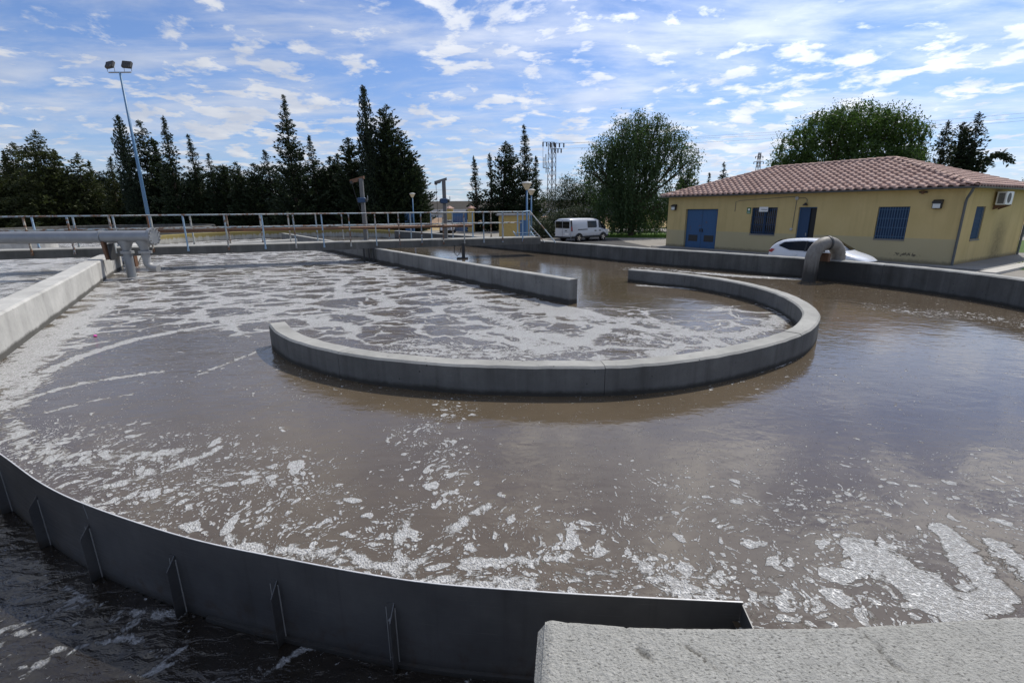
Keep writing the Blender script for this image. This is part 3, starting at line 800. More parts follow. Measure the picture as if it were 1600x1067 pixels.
def launder_fields(x, y):
    d = np.full(x.shape, 99.0); wp = catmull(weir_path, 4)
    for a, b in zip(wp[:-1], wp[1:]):
        e = b - a; t = np.clip(((x - a[0]) * e[0] + (y - a[1]) * e[1]) / (e @ e + 1e-9), 0, 1)
        d = np.minimum(d, np.hypot(x - a[0] - e[0] * t, y - a[1] - e[1] * t))
    st = np.zeros_like(x)
    for pts, w in (([(-3.3, 3.0), (-2.85, 2.75), (-2.5, 2.75), (-2.2, 2.72)], .07), ([(-2.9, 2.45), (-2.5, 2.55), (-2.2, 2.42)], .05), ([(-1.5, 2.25), (-1.35, 2.45), (-1.2, 2.5)], .06), ([(-3.4, 2.6), (-3.1, 2.8), (-2.7, 2.68)], .05)):
        for a, b in zip(pts[:-1], pts[1:]):
            a = np.array(a); e = np.array(b) - a; t = np.clip(((x - a[0]) * e[0] + (y - a[1]) * e[1]) / (e @ e), 0, 1)
            st = np.maximum(st, 0.5 * np.exp(-(np.hypot(x - a[0] - e[0] * t, y - a[1] - e[1] * t) / w) ** 2))
    rg = random.Random(4)
    for q in range(46):
        i0 = rg.uniform(-4.2, -.7); a = np.array([i0, np.interp(i0, [p[0] for p in weir_path], [p[1] for p in weir_path]) - rg.uniform(.05, .5)]); an = rg.uniform(-2.35, -1.95)
        for q2 in range(7):
            an += rg.uniform(-.22, .16); b = a + np.array([math.cos(an), math.sin(an)]) * rg.uniform(.07, .14); e = b - a
            t = np.clip(((x - a[0]) * e[0] + (y - a[1]) * e[1]) / (e @ e), 0, 1)
            st = np.maximum(st, rg.uniform(.30, .46) * np.exp(-(np.hypot(x - a[0] - e[0] * t, y - a[1] - e[1] * t) / .035) ** 2)); a = b
    return dict(lace=0.0 * x, solid=st, speck=0.10 + 0 * x, rough=1.1 + 0 * x)


launder_poly = [tuple(p) for p in catmull(weir_path, 6)] + [(1.22, 1.2), (0.2, 0.8), (-8.2, 0.8)]
water_sheet('launder_water', launder_poly, np.arange(-8.2, 1.3, 0.035), np.arange(0.8, 5.4, 0.035), -0.50, WATER_DARK, launder_fields)

# ------------------------------------------------------------------ weir plate with stiffeners
wc = catmull(weir_path, 8)
weir = thing('weir_plate', 'curved dark steel weir plate with bright top edge in the lower left foreground', 'weir', (-0.6, 2.32, -0.5))
def ribbon(path, th, z0, z1):
    rings = []
    for i, p in enumerate(path):
        t = np.array(path[min(i + 1, len(path) - 1)]) - np.array(path[max(i - 1, 0)]); t /= np.linalg.norm(t); n = np.array([-t[1], t[0]]) * th / 2
        rings.append([(p[0] - n[0], p[1] - n[1], z0), (p[0] - n[0], p[1] - n[1], z1), (p[0] + n[0], p[1] + n[1], z1), (p[0] + n[0], p[1] + n[1], z0)])
    return MB().loft(rings)
STEEL = steel()
ob = ribbon(wc, 0.006, -0.75, 0.12).build('plate', STEEL, weir)
auto_smooth(ob, 30)
RIM = mat('sunlit_edge_paint', (0.5, 0.5, 0.5), .45, .1, var=.45, scale=14)
ribbon(wc, 0.0075, 0.1205, 0.125).build('top_edge', RIM, weir)  # pale strip paints the sunlit gleam along the plate's top edge
ribbon([(1.215, 2.132), (1.185, 1.85), (1.15, 1.50)], 0.006, -0.75, 0.115).build('end_plate', STEEL, weir)
WP = np.array(wc)
ribbon([tuple(np.array(p) + np.array([0, -.012])) for p in wc[-40:]], 0.03, -0.53, -0.47).build('bottom_lip', STEEL, weir)
for px in (-4.62, -3.84, -3.10, -2.27, -1.42, -0.66):
    i = np.argmin(abs(WP[:, 0] - px) + 100 * (np.arange(len(WP)) < 26)); t = WP[i + 1] - WP[i - 1]; t /= np.linalg.norm(t); n = np.array([t[1], -t[0]])   # outwards (towards camera)
    p = WP[i] + n * 0.003
    def q(a, o, z): return (p[0] + t[0] * a + n[0] * o, p[1] + t[1] * a + n[1] * o, z)
    mbb = MB()
    # flange on the plate (pointed top) and fin standing off it
    mbb.loft([[q(-.045, 0.001, -.75), q(.0, 0.001, -.75), q(.0, .001, -.045), q(-.045, .001, -.05)], [q(-.045, .006, -.75), q(.0, .006, -.75), q(.0, .006, -.045), q(-.045, .006, -.05)]])
    mbb.loft([[q(.0, .001, -.75), q(.0, .075, -.75), q(.0, .070, -.13), q(.0, .001, -.045)], [q(.006, .001, -.75), q(.006, .075, -.75), q(.006, .070, -.13), q(.006, .001, -.045)]])
    br = mbb.build('stiffener', STEEL, weir)
    for z in (-.16, -.43):
        c = Vector(q(-.024, .006, z)); MB().tube([c, c + Vector((n[0], n[1], 0)) * .014], .010, 6).build('bolt', GALV_DULL, br)
    for sx_ in (.008, -.0475):
        MB().tube([q(sx_, .004, -.5), q(sx_, .004, -.08)], .004, 5).build('weld_bead', GALV_DULL, br)
i = np.argmin(abs(WP[:, 0] + 3.14) + 100 * (np.arange(len(WP)) < 26)); p = WP[i]
MB().tube([(p[0], p[1] - .006, .118), (p[0] + .012, p[1] - .007, .0)], .0035, 5).build('seam', GALV, weir)

# ------------------------------------------------------------------ footbridge and railings
E_ = np.array([0.956, 0.292]); F_ = np.array([-0.292, 0.956]); B0 = np.array([-17.45, 18.25])
DZ = 0.87
def bp(t, o, z): q = B0 + E_ * t + F_ * o; return (float(q[0]), float(q[1]), z)
bridge = thing('footbridge', 'narrow concrete footbridge crossing the tank from left to right', 'footbridge', bp(0, .6, 0.58))
MB().loft([[bp(t, 0, DZ - .31), bp(t, 0, DZ - .02), bp(t, .02, DZ), bp(t, 1.18, DZ), bp(t, 1.2, DZ - .02), bp(t, 1.2, DZ - .31)] for t in (-18, -8, 0, 4, 8, 12, 16, 19.75)]).build('deck', CONC_DECK, bridge)
MB().loft([[bp(t, .03, DZ + .002), bp(t, .03, DZ + .012), bp(t, 1.17, DZ + .012), bp(t, 1.17, DZ + .002)] for t in (-18, 0, 10, 19.7)]).build('walkway', CONC_TOP, bridge)

near_t = [-10.6, -9.3, -8.0, -6.7, -5.4, -4.1, -2.8, -1.5, -.2, 1.1, 2.4, 3.64, 4.83, 6.28, 7.62, 8.8, 9.9, 10.99, 12.07, 13.06, 14.06, 15.03, 16.0, 16.92, 17.83, 18.83]
far_t = [-7.0, -5.7, -4.4, -3.1, -1.83, -.53, .77, 2.07, 3.36, 4.75, 6.1, 7.37, 8.48, 9.6, 10.67, 11.74, 12.7, 13.7, 14.67, 15.68, 16.67, 17.57, 18.2, 18.95]
def railing(label, ts, off, side, blues):
    r = thing('railing', label, 'railing', bp(0, off, DZ))
    rng = random.Random(int(off * 10) + 3)
    t0, t1 = ts[0] - .3, ts[-1]
    MB().tube([bp(t0, off, DZ + 1.2), bp((t0 + t1) / 2, off, DZ + 1.2), bp(t1, off, DZ + 1.2)], .026, 8).build('top_rail', RAIL, r, smooth=True)
    MB().tube([bp(t0, off, DZ + .70), bp((t0 + t1) / 2, off, DZ + .70), bp(t1, off, DZ + .70)], .019, 8).build('mid_rail', RAIL, r, smooth=True)
    for i, t in enumerate(ts):
        m = RAIL_BLUE if i in blues else (RAIL_RUST if rng.random() < .18 else RAIL)
        mb = MB()
        x = t + rng.uniform(-.01, .01)
        w = .025; z0 = DZ - .17 if side < 0 else DZ + .0
        # flat-section post bolted to the deck edge
        mb.loft([[bp(x - w, off - .035, z), bp(x + w, off - .035, z), bp(x + w, off + .02, z), bp(x - w, off + .02, z)] for z in (z0, DZ + 1.175)])
        mb.loft([[bp(x - .035, off - .045, z), bp(x + .035, off - .045, z), bp(x + .035, off + .03, z), bp(x - .035, off + .03, z)] for z in (z0 - .02, z0 + .07)])
        mb.build('post', m, r)
    return r
railing('rusty blue and white railing along the near edge of the footbridge', near_t, -.02, -1, (7, 12, 14, 16, 25))
railing('weathered pale railing along the far edge of the footbridge', far_t, 1.15, 1, (5, 18, 20, 23))
tag(MB().tube([bp(3.0, .12, 1.47), bp(8, .12, 1.46), bp(16.4, .12, 1.47)], .065, 10).build('rusty_pipe', RUST, smooth=True), 'long rusty brown pipe running behind the mid rail of the footbridge', 'pipe')

st = thing('steps', 'small blue steel steps with sloping handrails at the right end of the footbridge', 'steps', (0.93, 24.9, 0.62))
def stp(s, z, base): return (base[0] + .79 * s, base[1] - .61 * s, z)
for base in ((.07, 24.95), (.93, 25.0)):
    MB().loft([[(*stp(s, z, base)[:2], stp(s, z, base)[2]) for s, z in ((0, 1.13), (.05, 1.13), (.52, .64), (.44, .64))], [(stp(s, z, base)[0] + .03, stp(s, z, base)[1] + .03, z) for s, z in ((0, 1.13), (.05, 1.13), (.52, .64), (.44, .64))]]).build('stringer', RAIL_BLUE, st)
for s, z in ((.10, 1.04), (.22, .92), (.36, .78)):
    a = stp(s, z, (.07, 24.95)); b = stp(s, z, (.93, 25.0))
    MB().loft([[(a[0], a[1], z), (b[0], b[1], z), (b[0] + .16, b[1] - .12, z), (a[0] + .16, a[1] - .12, z)], [(a[0], a[1], z + .02), (b[0], b[1], z + .02), (b[0] + .16, b[1] - .12, z + .02), (a[0] + .16, a[1] - .12, z + .02)]]).build('tread', RAIL_BLUE, st)
b0 = (.93, 25.0)
MB().tube([(b0[0], b0[1], 2.10), stp(1.56, .6, b0)], .028, 8).build('handrail', RAIL, st)
MB().tube([(b0[0], b0[1], 1.40), stp(.92, .6, b0)], .024, 8).build('handrail', RAIL, st)
MB().tube([(b0[0], b0[1], .62), (b0[0], b0[1], 2.10)], .028, 8).build('post', RAIL_BLUE, st)
MB().tube([bp(18.83, -.02, 2.07), (b0[0], b0[1], 2.10)], .026, 8).build('top_bar', RAIL_BLUE, st)

# ------------------------------------------------------------------ galvanised pipe at left
pipe = thing('air_pipe', 'thick galvanised pipe with flanged end and two downpipes at left', 'pipe', (-12.4, 17.0, 0.0))
py = 17.0; pz = 1.38; x0p, x1p = -32.0, -12.25
mb = MB().tube([(x0p, py - .4, pz + .02), (-18, py - .02, pz), (x1p, py, pz)], .205, 20); o = mb.build('pipe', GALV, pipe); auto_smooth(o)
o = MB().tube([(x1p - .04, py, pz), (x1p + .06, py, pz)], .29, 20).build('flange', GALV, pipe); auto_smooth(o)
for a in np.linspace(0, 2 * math.pi, 12, endpoint=False):
    MB().tube([(x1p + .06, py + .25 * math.cos(a), pz + .25 * math.sin(a)), (x1p + .12, py + .25 * math.cos(a), pz + .25 * math.sin(a))], .022, 6).build('bolt', GALV_DULL, pipe)
o = MB().tube([(-14.0, py, pz), (-13.92, py, pz)], .235, 20).build('collar', GALV, pipe); auto_smooth(o)
for xx, big in ((-13.22, True), (-12.6, False)):
    mb = MB()
    mb.loft([[(xx + a * w * math.cos(t), py + a * math.sin(t), z) for t in np.linspace(0, 2 * math.pi, 16, endpoint=False)] for z, a, w in ((pz - .08, .17, 1.9), (pz - .28, .14, 1.4), (.90, .115, 1.0))])
    o = mb.build('branch', GALV, pipe); auto_smooth(o, 50)
    MB().tube([(xx, py, .90), (xx, py, .82)], .20, 16).build('branch_flange', GALV_DULL, pipe)
    if big: o = MB().tube([(xx, py, .82), (xx - .02, py, -.4)], .135, 14).build('downpipe', GALV, pipe)
    else: o = MB().tube([(xx, py, .82), (xx, py, .52)] + [(xx + .28 * (1 - math.cos(a)), py, .52 - .22 * math.sin(a)) for a in np.linspace(.2, 1.57, 7)] + [(xx + .34, py, .29)], .125, 14).build('elbow', GALV_DULL, pipe)
    auto_smooth(o, 50)
MB().box((-13.86, py - .1, .93), (.09, .14, .62), Matrix.Rotation(R(-6), 3, 'Y')).build('support', RUST, pipe)
MB().box((-13.74, py + .0, .88), (.05, .25, .56)).build('support', DARK, pipe)
sl = thing('sluice_frame', 'rusty sluice frame in the gap at the end of the pale dividing wall', 'sluice', (-15.6, 20.5, 0))
for d in (0, .5): MB().box((-15.75 - d * .7, 20.55 + d, .15), (.12, .12, 1.3)).build('post', RUST, sl)
MB().box((-15.95, 20.8, .25), (.42, .05, .9), Matrix.Rotation(R(125), 3, 'Z')).build('gate_plate', GALV_DULL, sl)

# ------------------------------------------------------------------ gooseneck pipe on the right wall
gn = thing('gooseneck_pipe', 'fat grey gooseneck pipe bending over the right tank wall in front of the white car', 'pipe', (8.95, 14.6, 0))
gc = np.array([8.97, 14.62]); gd = np.array([.97, .24])
def gp(s, z): q = gc + gd * s; return (q[0], q[1], z)
rr_ = .46
p1 = [gp(-.02, -.4), gp(0, .3), gp(.0, .66)] + [gp(rr_ - rr_ * math.cos(a), .66 + rr_ * math.sin(a)) for a in np.linspace(.15, 1.5, 9)] + [gp(rr_, .66 + rr_)]
o = MB().tube(p1, .195, 20).build('inlet_elbow', PIPE_BROWN, gn); auto_smooth(o, 50)
o = MB().tube([gp(rr_ - .02, 1.12), gp(rr_ + .04, 1.12)], .212, 20).build('joint', DARK, gn); auto_smooth(o)
p2 = [gp(rr_ + .03, 1.12)] + [gp(rr_ + .03 + .46 * math.sin(a), .66 + .46 * math.cos(a)) for a in np.linspace(.12, 1.5, 9)] + [gp(rr_ + .49, .5), gp(rr_ + .49, -.4)]
o = MB().tube(p2, .192, 20).build('outlet_elbow', PIPE_BROWN, gn); auto_smooth(o, 50)
MB().box(gp(.36, .72), (.08, .5, .24), Matrix.Rotation(math.atan2(gd[1], gd[0]), 3, 'Z')).build('saddle', RUST, gn)

# ------------------------------------------------------------------ floodlight mast
mast = thing('floodlight_mast', 'tall blue mast with two dark floodlights standing left behind the footbridge', 'light mast', (-21.63, 30.0, 0.5))
mx, my = -21.63, 30.0; mt = 9.72
MB().tube([(mx, my, .5), (mx, my, mt)], [.115, .055], 10).build('pole', BLUE_POLE, mast, smooth=True)
MB().tube([(mx - .62, my, mt - .02), (mx + .62, my, mt - .02)], .035, 6).build('crossbar', GALV_DULL, mast)
MB().box((mx, my - .02, .62), (.34, .34, .05)).build('base_plate', GALV_DULL, mast)
for sx in (-.47, .47):
    rot = Matrix.Rotation(R(-28), 3, 'X') @ Matrix.Rotation(R(-12 if sx < 0 else 8), 3, 'Z')
    c = Vector((mx + sx, my, mt + .36))
    fl = MB().cbox(c, (.50, .16, .40), .03, rot).build('floodlight', DARK, mast)
    MB().box(c + rot @ Vector((0, .085, .02)), (.44, .012, .32), rot).build('lens', LENS, fl)
    MB().box(c + rot @ Vector((.02, -.08, -.16)), (.34, .12, .14), rot).build('ballast_box', DARK, fl)
    for s in (-.20, .20): MB().tube([c + Vector((s, 0, -.05)), (mx + sx + s, my, mt + .02)], .014, 5).build('yoke', GALV, fl)

# ------------------------------------------------------------------ davit cranes
def davit(label, x, y, ztop, armdx, m, rustarm):
    d = thing('davit_crane', label, 'crane', (x, y, DZ))
    MB().box((x, y, (DZ + ztop) / 2 + .0), (.16, .16, ztop - DZ)).build('post', m, d, bevel=.012)
    MB().box((x, y, DZ + .015), (.4, .4, .03)).build('base_plate', GALV_DULL, d)
    arm = MB()
    s = -1 if armdx < 0 else 1; L = abs(armdx)
    poly = [(x - s * .14, y - .06, ztop + .10), (x - s * .14, y - .06, ztop - .02), (x + s * .10, y - .06, ztop - .04), (x + s * .16, y - .06, ztop - .14), (x + s * L, y - .06, ztop - .18), (x + s * L, y - .06, ztop - .06)]
    arm.prism(poly, None, (0, .12, 0)); arm.build('arm', RUST if rustarm else DAVIT, d)
    MB().tube([(x + s * (L - .06), y - .09, ztop - .16), (x + s * (L - .06), y + .09, ztop - .16)], .06, 10).build('pulley', DARK, d)
    MB().tube([(x + s * (L - .06), y, ztop - .2), (x + s * (L - .1 if not rustarm else L * .3), y, DZ + (1.3 if rustarm else .6))], .010, 5).build('cable', DARK, d)
    w = MB().cbox((x, y - .14, ztop - .92), (.34, .2, .22), .03).build('winch', NAVY, d)
    MB().tube([(x - .2, y - .15, ztop - .92), (x + .24, y - .15, ztop - .92)], .075, 10).build('drum', DARK, w)
    MB().tube([(x + .24, y - .15, ztop - .92), (x + .27, y - .15, ztop - .92), (x + .27, y - .15, ztop - .72)], .015, 5).build('crank', GALV_DULL, w)
    return d
q = B0 + E_ * 11.65 + F_ * .9; davit('left davit crane with rusty arm on the footbridge before the dark conifers', float(q[0]), float(q[1]), 3.55, -.48, DAVIT, True)
q = B0 + E_ * 15.25 + F_ * .6; davit('right davit crane with grey arm on the footbridge against the open sky', float(q[0]), float(q[1]), 3.50, -.42, DAVIT, False)
q = B0 + E_ * 15.9 + F_ * -.15
mg = thing('mixer_guide_mast', 'dark guide mast with looped cable dropping from the footbridge into the water', 'mast', (float(q[0]), float(q[1]), 0))
MB().box((q[0], q[1], .1), (.14, .14, 1.2)).build('guide_post', DARK, mg)
MB().tube([(q[0] - .4 + .0, q[1], .62), (q[0] - .42, q[1] - .05, .3), (q[0] - .28, q[1] - .08, .12), (q[0] - .15, q[1], .28), (q[0] - .12, q[1], .5)], .018, 6).build('cable', BLACK, mg)
MB().box((q[0] - .05, q[1] - .05, .03), (.5, .3, .05)).build('float', DARK, mg)
q = B0 + E_ * 11.5 + F_ * -.1
mg2 = thing('mixer_guide_mast', 'pair of slim guide rails under the footbridge below the left davit crane', 'mast', (float(q[0]), float(q[1]), 0))
for d in (0, .22, .42): MB().tube([(q[0] + d, q[1], -.3), (q[0] + d, q[1], .6)], .035, 6).build('guide_rail', DARK, mg2)

# ------------------------------------------------------------------ yellow building
LB, WBD, HB = 15.44, 8.9, 3.27            # front length, depth, wall height (local z from the ground)
th_b = math.atan2(-13.09, 8.19)
house = thing('control_building', 'single storey yellow building with red tiled hip roof and blue doors', 'building', (10.65, 34.07, GZ), th_b)


def wall_paint():
    def fn(k, b, pos, tco):
        x, y, z = k.sep(tco.outputs['Object'])
        n = k.noise(pos, 0.9, 5, 0.6).outputs['Fac']; n2 = k.noise(pos, 7, 5, 0.65).outputs['Fac']
        st = k.noise(k.mapping(tco.outputs['Object'], (3, 3, .3)), 1, 5, .6).outputs['Fac']
        yel = k.mix(k.rng(n, .3, .7), (0.53, 0.405, 0.18), (0.59, 0.455, 0.215))
        yel = k.mix(k.rng(st, .5, .75, 0, .3), yel, (0.30, 0.22, 0.09))
        dado = k.mix(n, (0.43, 0.36, 0.205), (0.49, 0.42, 0.255))
        front = k.math('LESS_THAN', y, 0.15)
        zb = k.math('ADD', z, k.math('MULTIPLY', k.math('SUBTRACT', n2, .5), .02))
        c = k.mix(k.math('MULTIPLY', front, k.rng(zb, 1.14, 1.12)), yel, dado)
        # peeled plaster along the foot of the front
        dx = k.rng(k.math('ABSOLUTE', k.math('SUBTRACT', x, 13.75)), .3, 1.0, 1, 0)
        dz = k.rng(k.math('ABSOLUTE', k.math('SUBTRACT', z, k.math('ADD', .33, k.math('MULTIPLY', n, .12)))), .02, .20, 1, 0)
        pe = k.math('MULTIPLY', k.math('MULTIPLY', dx, dz), front)
        c = k.mix(k.rng(k.math('ADD', k.math('MULTIPLY', pe, .75), k.math('MULTIPLY', k.math('SUBTRACT', k.noise(pos, 11, 6, .75).outputs['Fac'], .5), 2.2)), .62, .70, 0, .8), c, (0.06, 0.055, 0.045))
        # dirty patch on the side wall under the air conditioner, blackish foot
        sx = k.rng(k.math('ABSOLUTE', k.math('SUBTRACT', y, 5.4)), .2, 1.4, 1, 0)
        sz = k.rng(z, 2.3, 1.3, 0, 1)
        pe2 = k.math('MULTIPLY', k.math('MULTIPLY', sx, sz), k.math('SUBTRACT', 1.0, front))
        c = k.mix(k.math('MULTIPLY', pe2, k.rng(n2, .3, .6, .25, .6)), c, (0.10, 0.085, 0.05))
        ft = k.rng(k.math('ADD', z, k.math('MULTIPLY', n2, -.22)), .12, .0, 0, .6)
        c = k.mix(ft, c, (0.10, 0.09, 0.065))
        k.put(b.inputs['Base Color'], c); b.inputs['Roughness'].default_value = .9; b.inputs['Specular IOR Level'].default_value = .2
        k.put(b.inputs['Normal'], k.bump(k.noise(pos, 45, 4, .7).outputs['Fac'], .3, .008))
    return mat('yellow_render', fn=fn)


def wall_with_holes(L, H, holes, P, rev):
    """P(s, d, z) -> local point; holes (s0,s1,z0,z1); rev = reveal depth"""
    ss = sorted({0, L} | {h[0] for h in holes} | {h[1] for h in holes}); zz = sorted({0, H} | {h[2] for h in holes} | {h[3] for h in holes})
    mb = MB()
    for a, b in zip(ss[:-1], ss[1:]):
        for c, d in zip(zz[:-1], zz[1:]):
            if any(h[0] <= a and b <= h[1] and h[2] <= c and d <= h[3] for h in holes): continue
            mb.add([P(a, 0, c), P(b, 0, c), P(b, 0, d), P(a, 0, d)], [(0, 1, 2, 3)])
    for s0, s1, z0, z1 in holes:
        mb.add([P(s0, 0, z0), P(s0, 0, z1), P(s0, rev, z1), P(s0, rev, z0)], [(0, 1, 2, 3)])
        mb.add([P(s1, 0, z0), P(s1, 0, z1), P(s1, rev, z1), P(s1, rev, z0)], [(0, 1, 2, 3)])
        mb.add([P(s0, 0, z1), P(s1, 0, z1), P(s1, rev, z1), P(s0, rev, z1)], [(0, 1, 2, 3)])
        mb.add([P(s0, 0, z0), P(s1, 0, z0), P(s1, rev, z0), P(s0, rev, z0)], [(0, 1, 2, 3)])
    return mb


YEL = wall_paint()
BARS = mat('bar_paint', (0.07, 0.14, 0.24), .5)
PF = lambda s, d, z: (s, d, z)
PS = lambda s, d, z: (LB - d, s, z)
G_ = (1.46, 3.85, 0.0, 2.46); W1 = (6.06, 7.56, 1.05, 2.52); DR = (8.71, 9.64, 0.0, 2.52); W2 = (12.38, 13.62, 1.05, 2.50); W3 = (1.62, 2.78, 1.07, 2.48)
wl = wall_with_holes(LB, HB, [G_, W1, DR, W2], PF, .2).build('wall', YEL, house, local=True)
wl['label'] = 'front wall, yellow above and beige below'
wl = wall_with_holes(WBD, HB, [W3], PS, .16).build('wall', YEL, house, local=True)
MB().add([(0, WBD, 0), (LB, WBD, 0), (LB, WBD, HB), (0, WBD, HB)], [(0, 1, 2, 3)]).build('wall', YEL, house, local=True)
MB().add([(0, 0, 0), (0, WBD, 0), (0, WBD, HB), (0, 0, HB)], [(0, 1, 2, 3)]).build('wall', YEL, house, local=True)
# garage doors: two blue leaves with vertical ribs
for a, b in ((G_[0] + .02, (G_[0] + G_[1]) / 2 - .008), ((G_[0] + G_[1]) / 2 + .008, G_[1] - .02)):
    mb = MB(); n = 12; w = (b - a) / n
    rings = []
    pts = []
    for i in range(n):
        pts += [(a + i * w, .16), (a + i * w + w * .15, .145), (a + i * w + w * .8, .145), (a + i * w + w * .95, .16)]
    mb.loft([[(x, y, z) for x, y in pts] for z in (.03, G_[3] - .03)], False, False)
    d = mb.build('garage_door', BLUE, house, local=True)
    fx = a + (b - a) * .5
    MB().bbox((fx - .35, .138, .45), (fx + .35, .147, .85)).build('vent', DARK, d, local=True)
    hx = b - .08 if a < 2 else a + .08
    MB().bbox((hx - .03, .10, 1.05), (hx + .03, .145, 1.25)).build('handle', DARK, d, local=True)
MB().bbox((G_[0], .18, 0), (G_[1], .2, G_[3])).build('backing_panel', DARK, house, local=True)


def window(P, h, rev, name, nv, nh, shutter=False, navy=False):
    s0, s1, z0, z1 = h; t = .06
    def bb(a, b): return MB().bbox(P(*a), P(*b))
    mb = MB()
    for a, b in (((s0, rev - .07, z0), (s0 + t, rev - .02, z1)), ((s1 - t, rev - .07, z0), (s1, rev - .02, z1)), ((s0 + t, rev - .07, z0), (s1 - t, rev - .02, z0 + t)), ((s0 + t, rev - .07, z1 - t), (s1 - t, rev - .02, z1)), (((s0 + s1) / 2 - .04, rev - .075, z0 + t), ((s0 + s1) / 2 + .04, rev - .021, z1 - t))):
        mb.bbox(P(*a), P(*b))
    f = mb.build('window', NAVY if shutter or navy else BLUE, house, local=True)
    if shutter:
        mb = MB(); k = 16
        for i in range(k):
            z = z0 + .06 + (z1 - z0 - .12) * i / k
            c = P((s0 + s1) / 2, rev - .05, z + .04); e = P(s1, 0, 0); mb.bbox(P(s0 + t, rev - .06, z + .01), P(s1 - t, rev - .03, z + .07))
        mb.build('shutter_slats', NAVY, f, local=True)
        bb((s0, rev - .018, z0), (s1, rev - .006, z1)).build('pane', NAVY, f, local=True)
    else:
        bb((s0, rev - .018, z0), (s1, rev - .006, z1)).build('pane', GLASS, f, local=True)
    mb = MB()
    for i in range(nv):
        s = s0 + (s1 - s0) * (i + .5) / nv; mb.bbox(P(s - .011, .03, z0 + .02), P(s + .011, .052, z1 - .02))
    for i in range(nh):
        z = z0 + .12 + (z1 - z0 - .24) * i / (nh - 1); mb.bbox(P(s0 + .0, .054, z - .015), P(s1 - .0, .066, z + .015))
    mb.build('grille', BARS if shutter else NAVY, f, local=True)
    bb((s0 - .0, -.03, z0 - .06), (s1 + .0, rev - .08, z0 - .002)).build('sill', G_PAVE_D, f, local=True)
    return f


window(PF, W1, .2, 'window', 13, 4, False, True); window(PF, W2, .2, 'window', 12, 4, True); window(PS, W3, .16, 'window', 8, 4, True)
dr = MB().bbox((DR[0] + .05, .12, .02), (DR[1] - .38, .165, DR[3] - .05)).build('door', NAVY, house, local=True)
MB().bbox((DR[1] - .47, .09, 1.05), (DR[1] - .43, .12, 1.2)).build('handle', GALV_DULL, dr, local=True)
MB().bbox((DR[0], .185, 0), (DR[1], .2, DR[3])).build('dark_doorway_sheet', BLACK, house, local=True)  # black sheet paints in the darkness of the room behind the open door
for a, b in (((DR[0], .11, 0), (DR[0] + .05, .18, DR[3])), ((DR[1] - .05, .11, 0), (DR[1], .18, DR[3])), ((DR[0] + .05, .11, DR[3] - .05), (DR[1] - .05, .18, DR[3]))):
    MB().bbox(a, b).build('door_frame', BLUE, house, local=True)

# roof: hip with individually laid tiles
OV = .36; ze = HB + .02; zr = 4.93; rd = WBD / 2
ax0, ax1 = rd, LB - rd
ex0, ex1, ey0, ey1 = -OV, LB + OV, -OV, WBD + OV
TILE = mat('roof_tile', (0.36, 0.20, 0.155), .85, var=.35, scale=2.2, bump=.3, bscale=30)
def tile_mat():
    def fn(k, b, pos, tco):
        oi = k.new('ShaderNodeObjectInfo').outputs['Random']; g = k.new('ShaderNodeNewGeometry').outputs['Random Per Island']
        n = k.noise(pos, 5, 5, .65).outputs['Fac']; n2 = k.noise(pos, .8, 3).outputs['Fac']
        f = k.math('ADD', k.math('MULTIPLY', k.math('FRACT', k.math('ADD', oi, g)), .6), k.math('MULTIPLY', n2, .4))
        c = k.mix(f, (0.30, 0.18, 0.145), (0.50, 0.345, 0.285))
        c = k.mix(k.rng(n, .5, .75, 0, .45), c, (0.16, 0.13, 0.11))
        c = k.mix(k.rng(n, .4, .28, 0, .3), c, (0.5, 0.38, 0.32))
        k.put(b.inputs['Base Color'], c); b.inputs['Roughness'].default_value = .85
        k.put(b.inputs['Normal'], k.bump(k.noise(pos, 60, 3).outputs['Fac'], .25, .006))
    return mat('clay_tile', fn=fn)
CLAY = tile_mat()
SOFFIT = mat('soffit', (0.30, 0.27, 0.2), .9)
roof = MB().add([(ex0, ey0, ze), (ex1, ey0, ze), (ex1, ey1, ze), (ex0, ey1, ze), (ax0, rd, zr), (ax1, rd, zr)],
                [(0, 1, 5, 4), (1, 2, 5), (2, 3, 4, 5), (3, 0, 4)]).build('roof', CLAY, house, local=True)
mb = MB()
mb.add([(ex0, ey0, ze - .02), (ex1, ey0, ze - .02), (ex1, ey1, ze - .02), (ex0, ey1, ze - .02)], [(0, 1, 2, 3)])
mb.build('soffit', SOFFIT, roof, local=True)
TP, TL = .355, .40
def tile_mesh():
    """barrel-and-pan tile: x across, y up the slope, z normal"""
    prof = []
    for i in range(9):
        a = math.pi * i / 8; prof.append((-TP * .5 + TP * .30 - TP * .30 * math.cos(a), .085 * math.sin(a) + .012))
    prof += [(TP * .22, .006), (TP * .36, .004), (TP * .53, .012)]
    V = []
    for y, dz in ((-.045, .030), (TL * .5, .014), (TL + .0, .0)):
        V += [(x, y, z + dz) for x, z in prof]
    n = len(prof); fcs = [(i * n + j, i * n + j + 1, (i + 1) * n + j + 1, (i + 1) * n + j) for i in range(2) for j in range(n - 1)]
    # front lip thickness
    o = len(V); V += [(x, -.045, max(z * .8 - .012, 0)) for x, z in prof]
    fcs += [(j, o + j, o + j + 1, j + 1) for j in range(n - 1)]
    me = bpy.data.meshes.new('tile'); me.from_pydata(V, [], fcs); me.materials.append(CLAY)
    for p in me.polygons: p.use_smooth = True
    me.update(); return me, np.array(V), fcs
tme, tV, tF = tile_mesh()
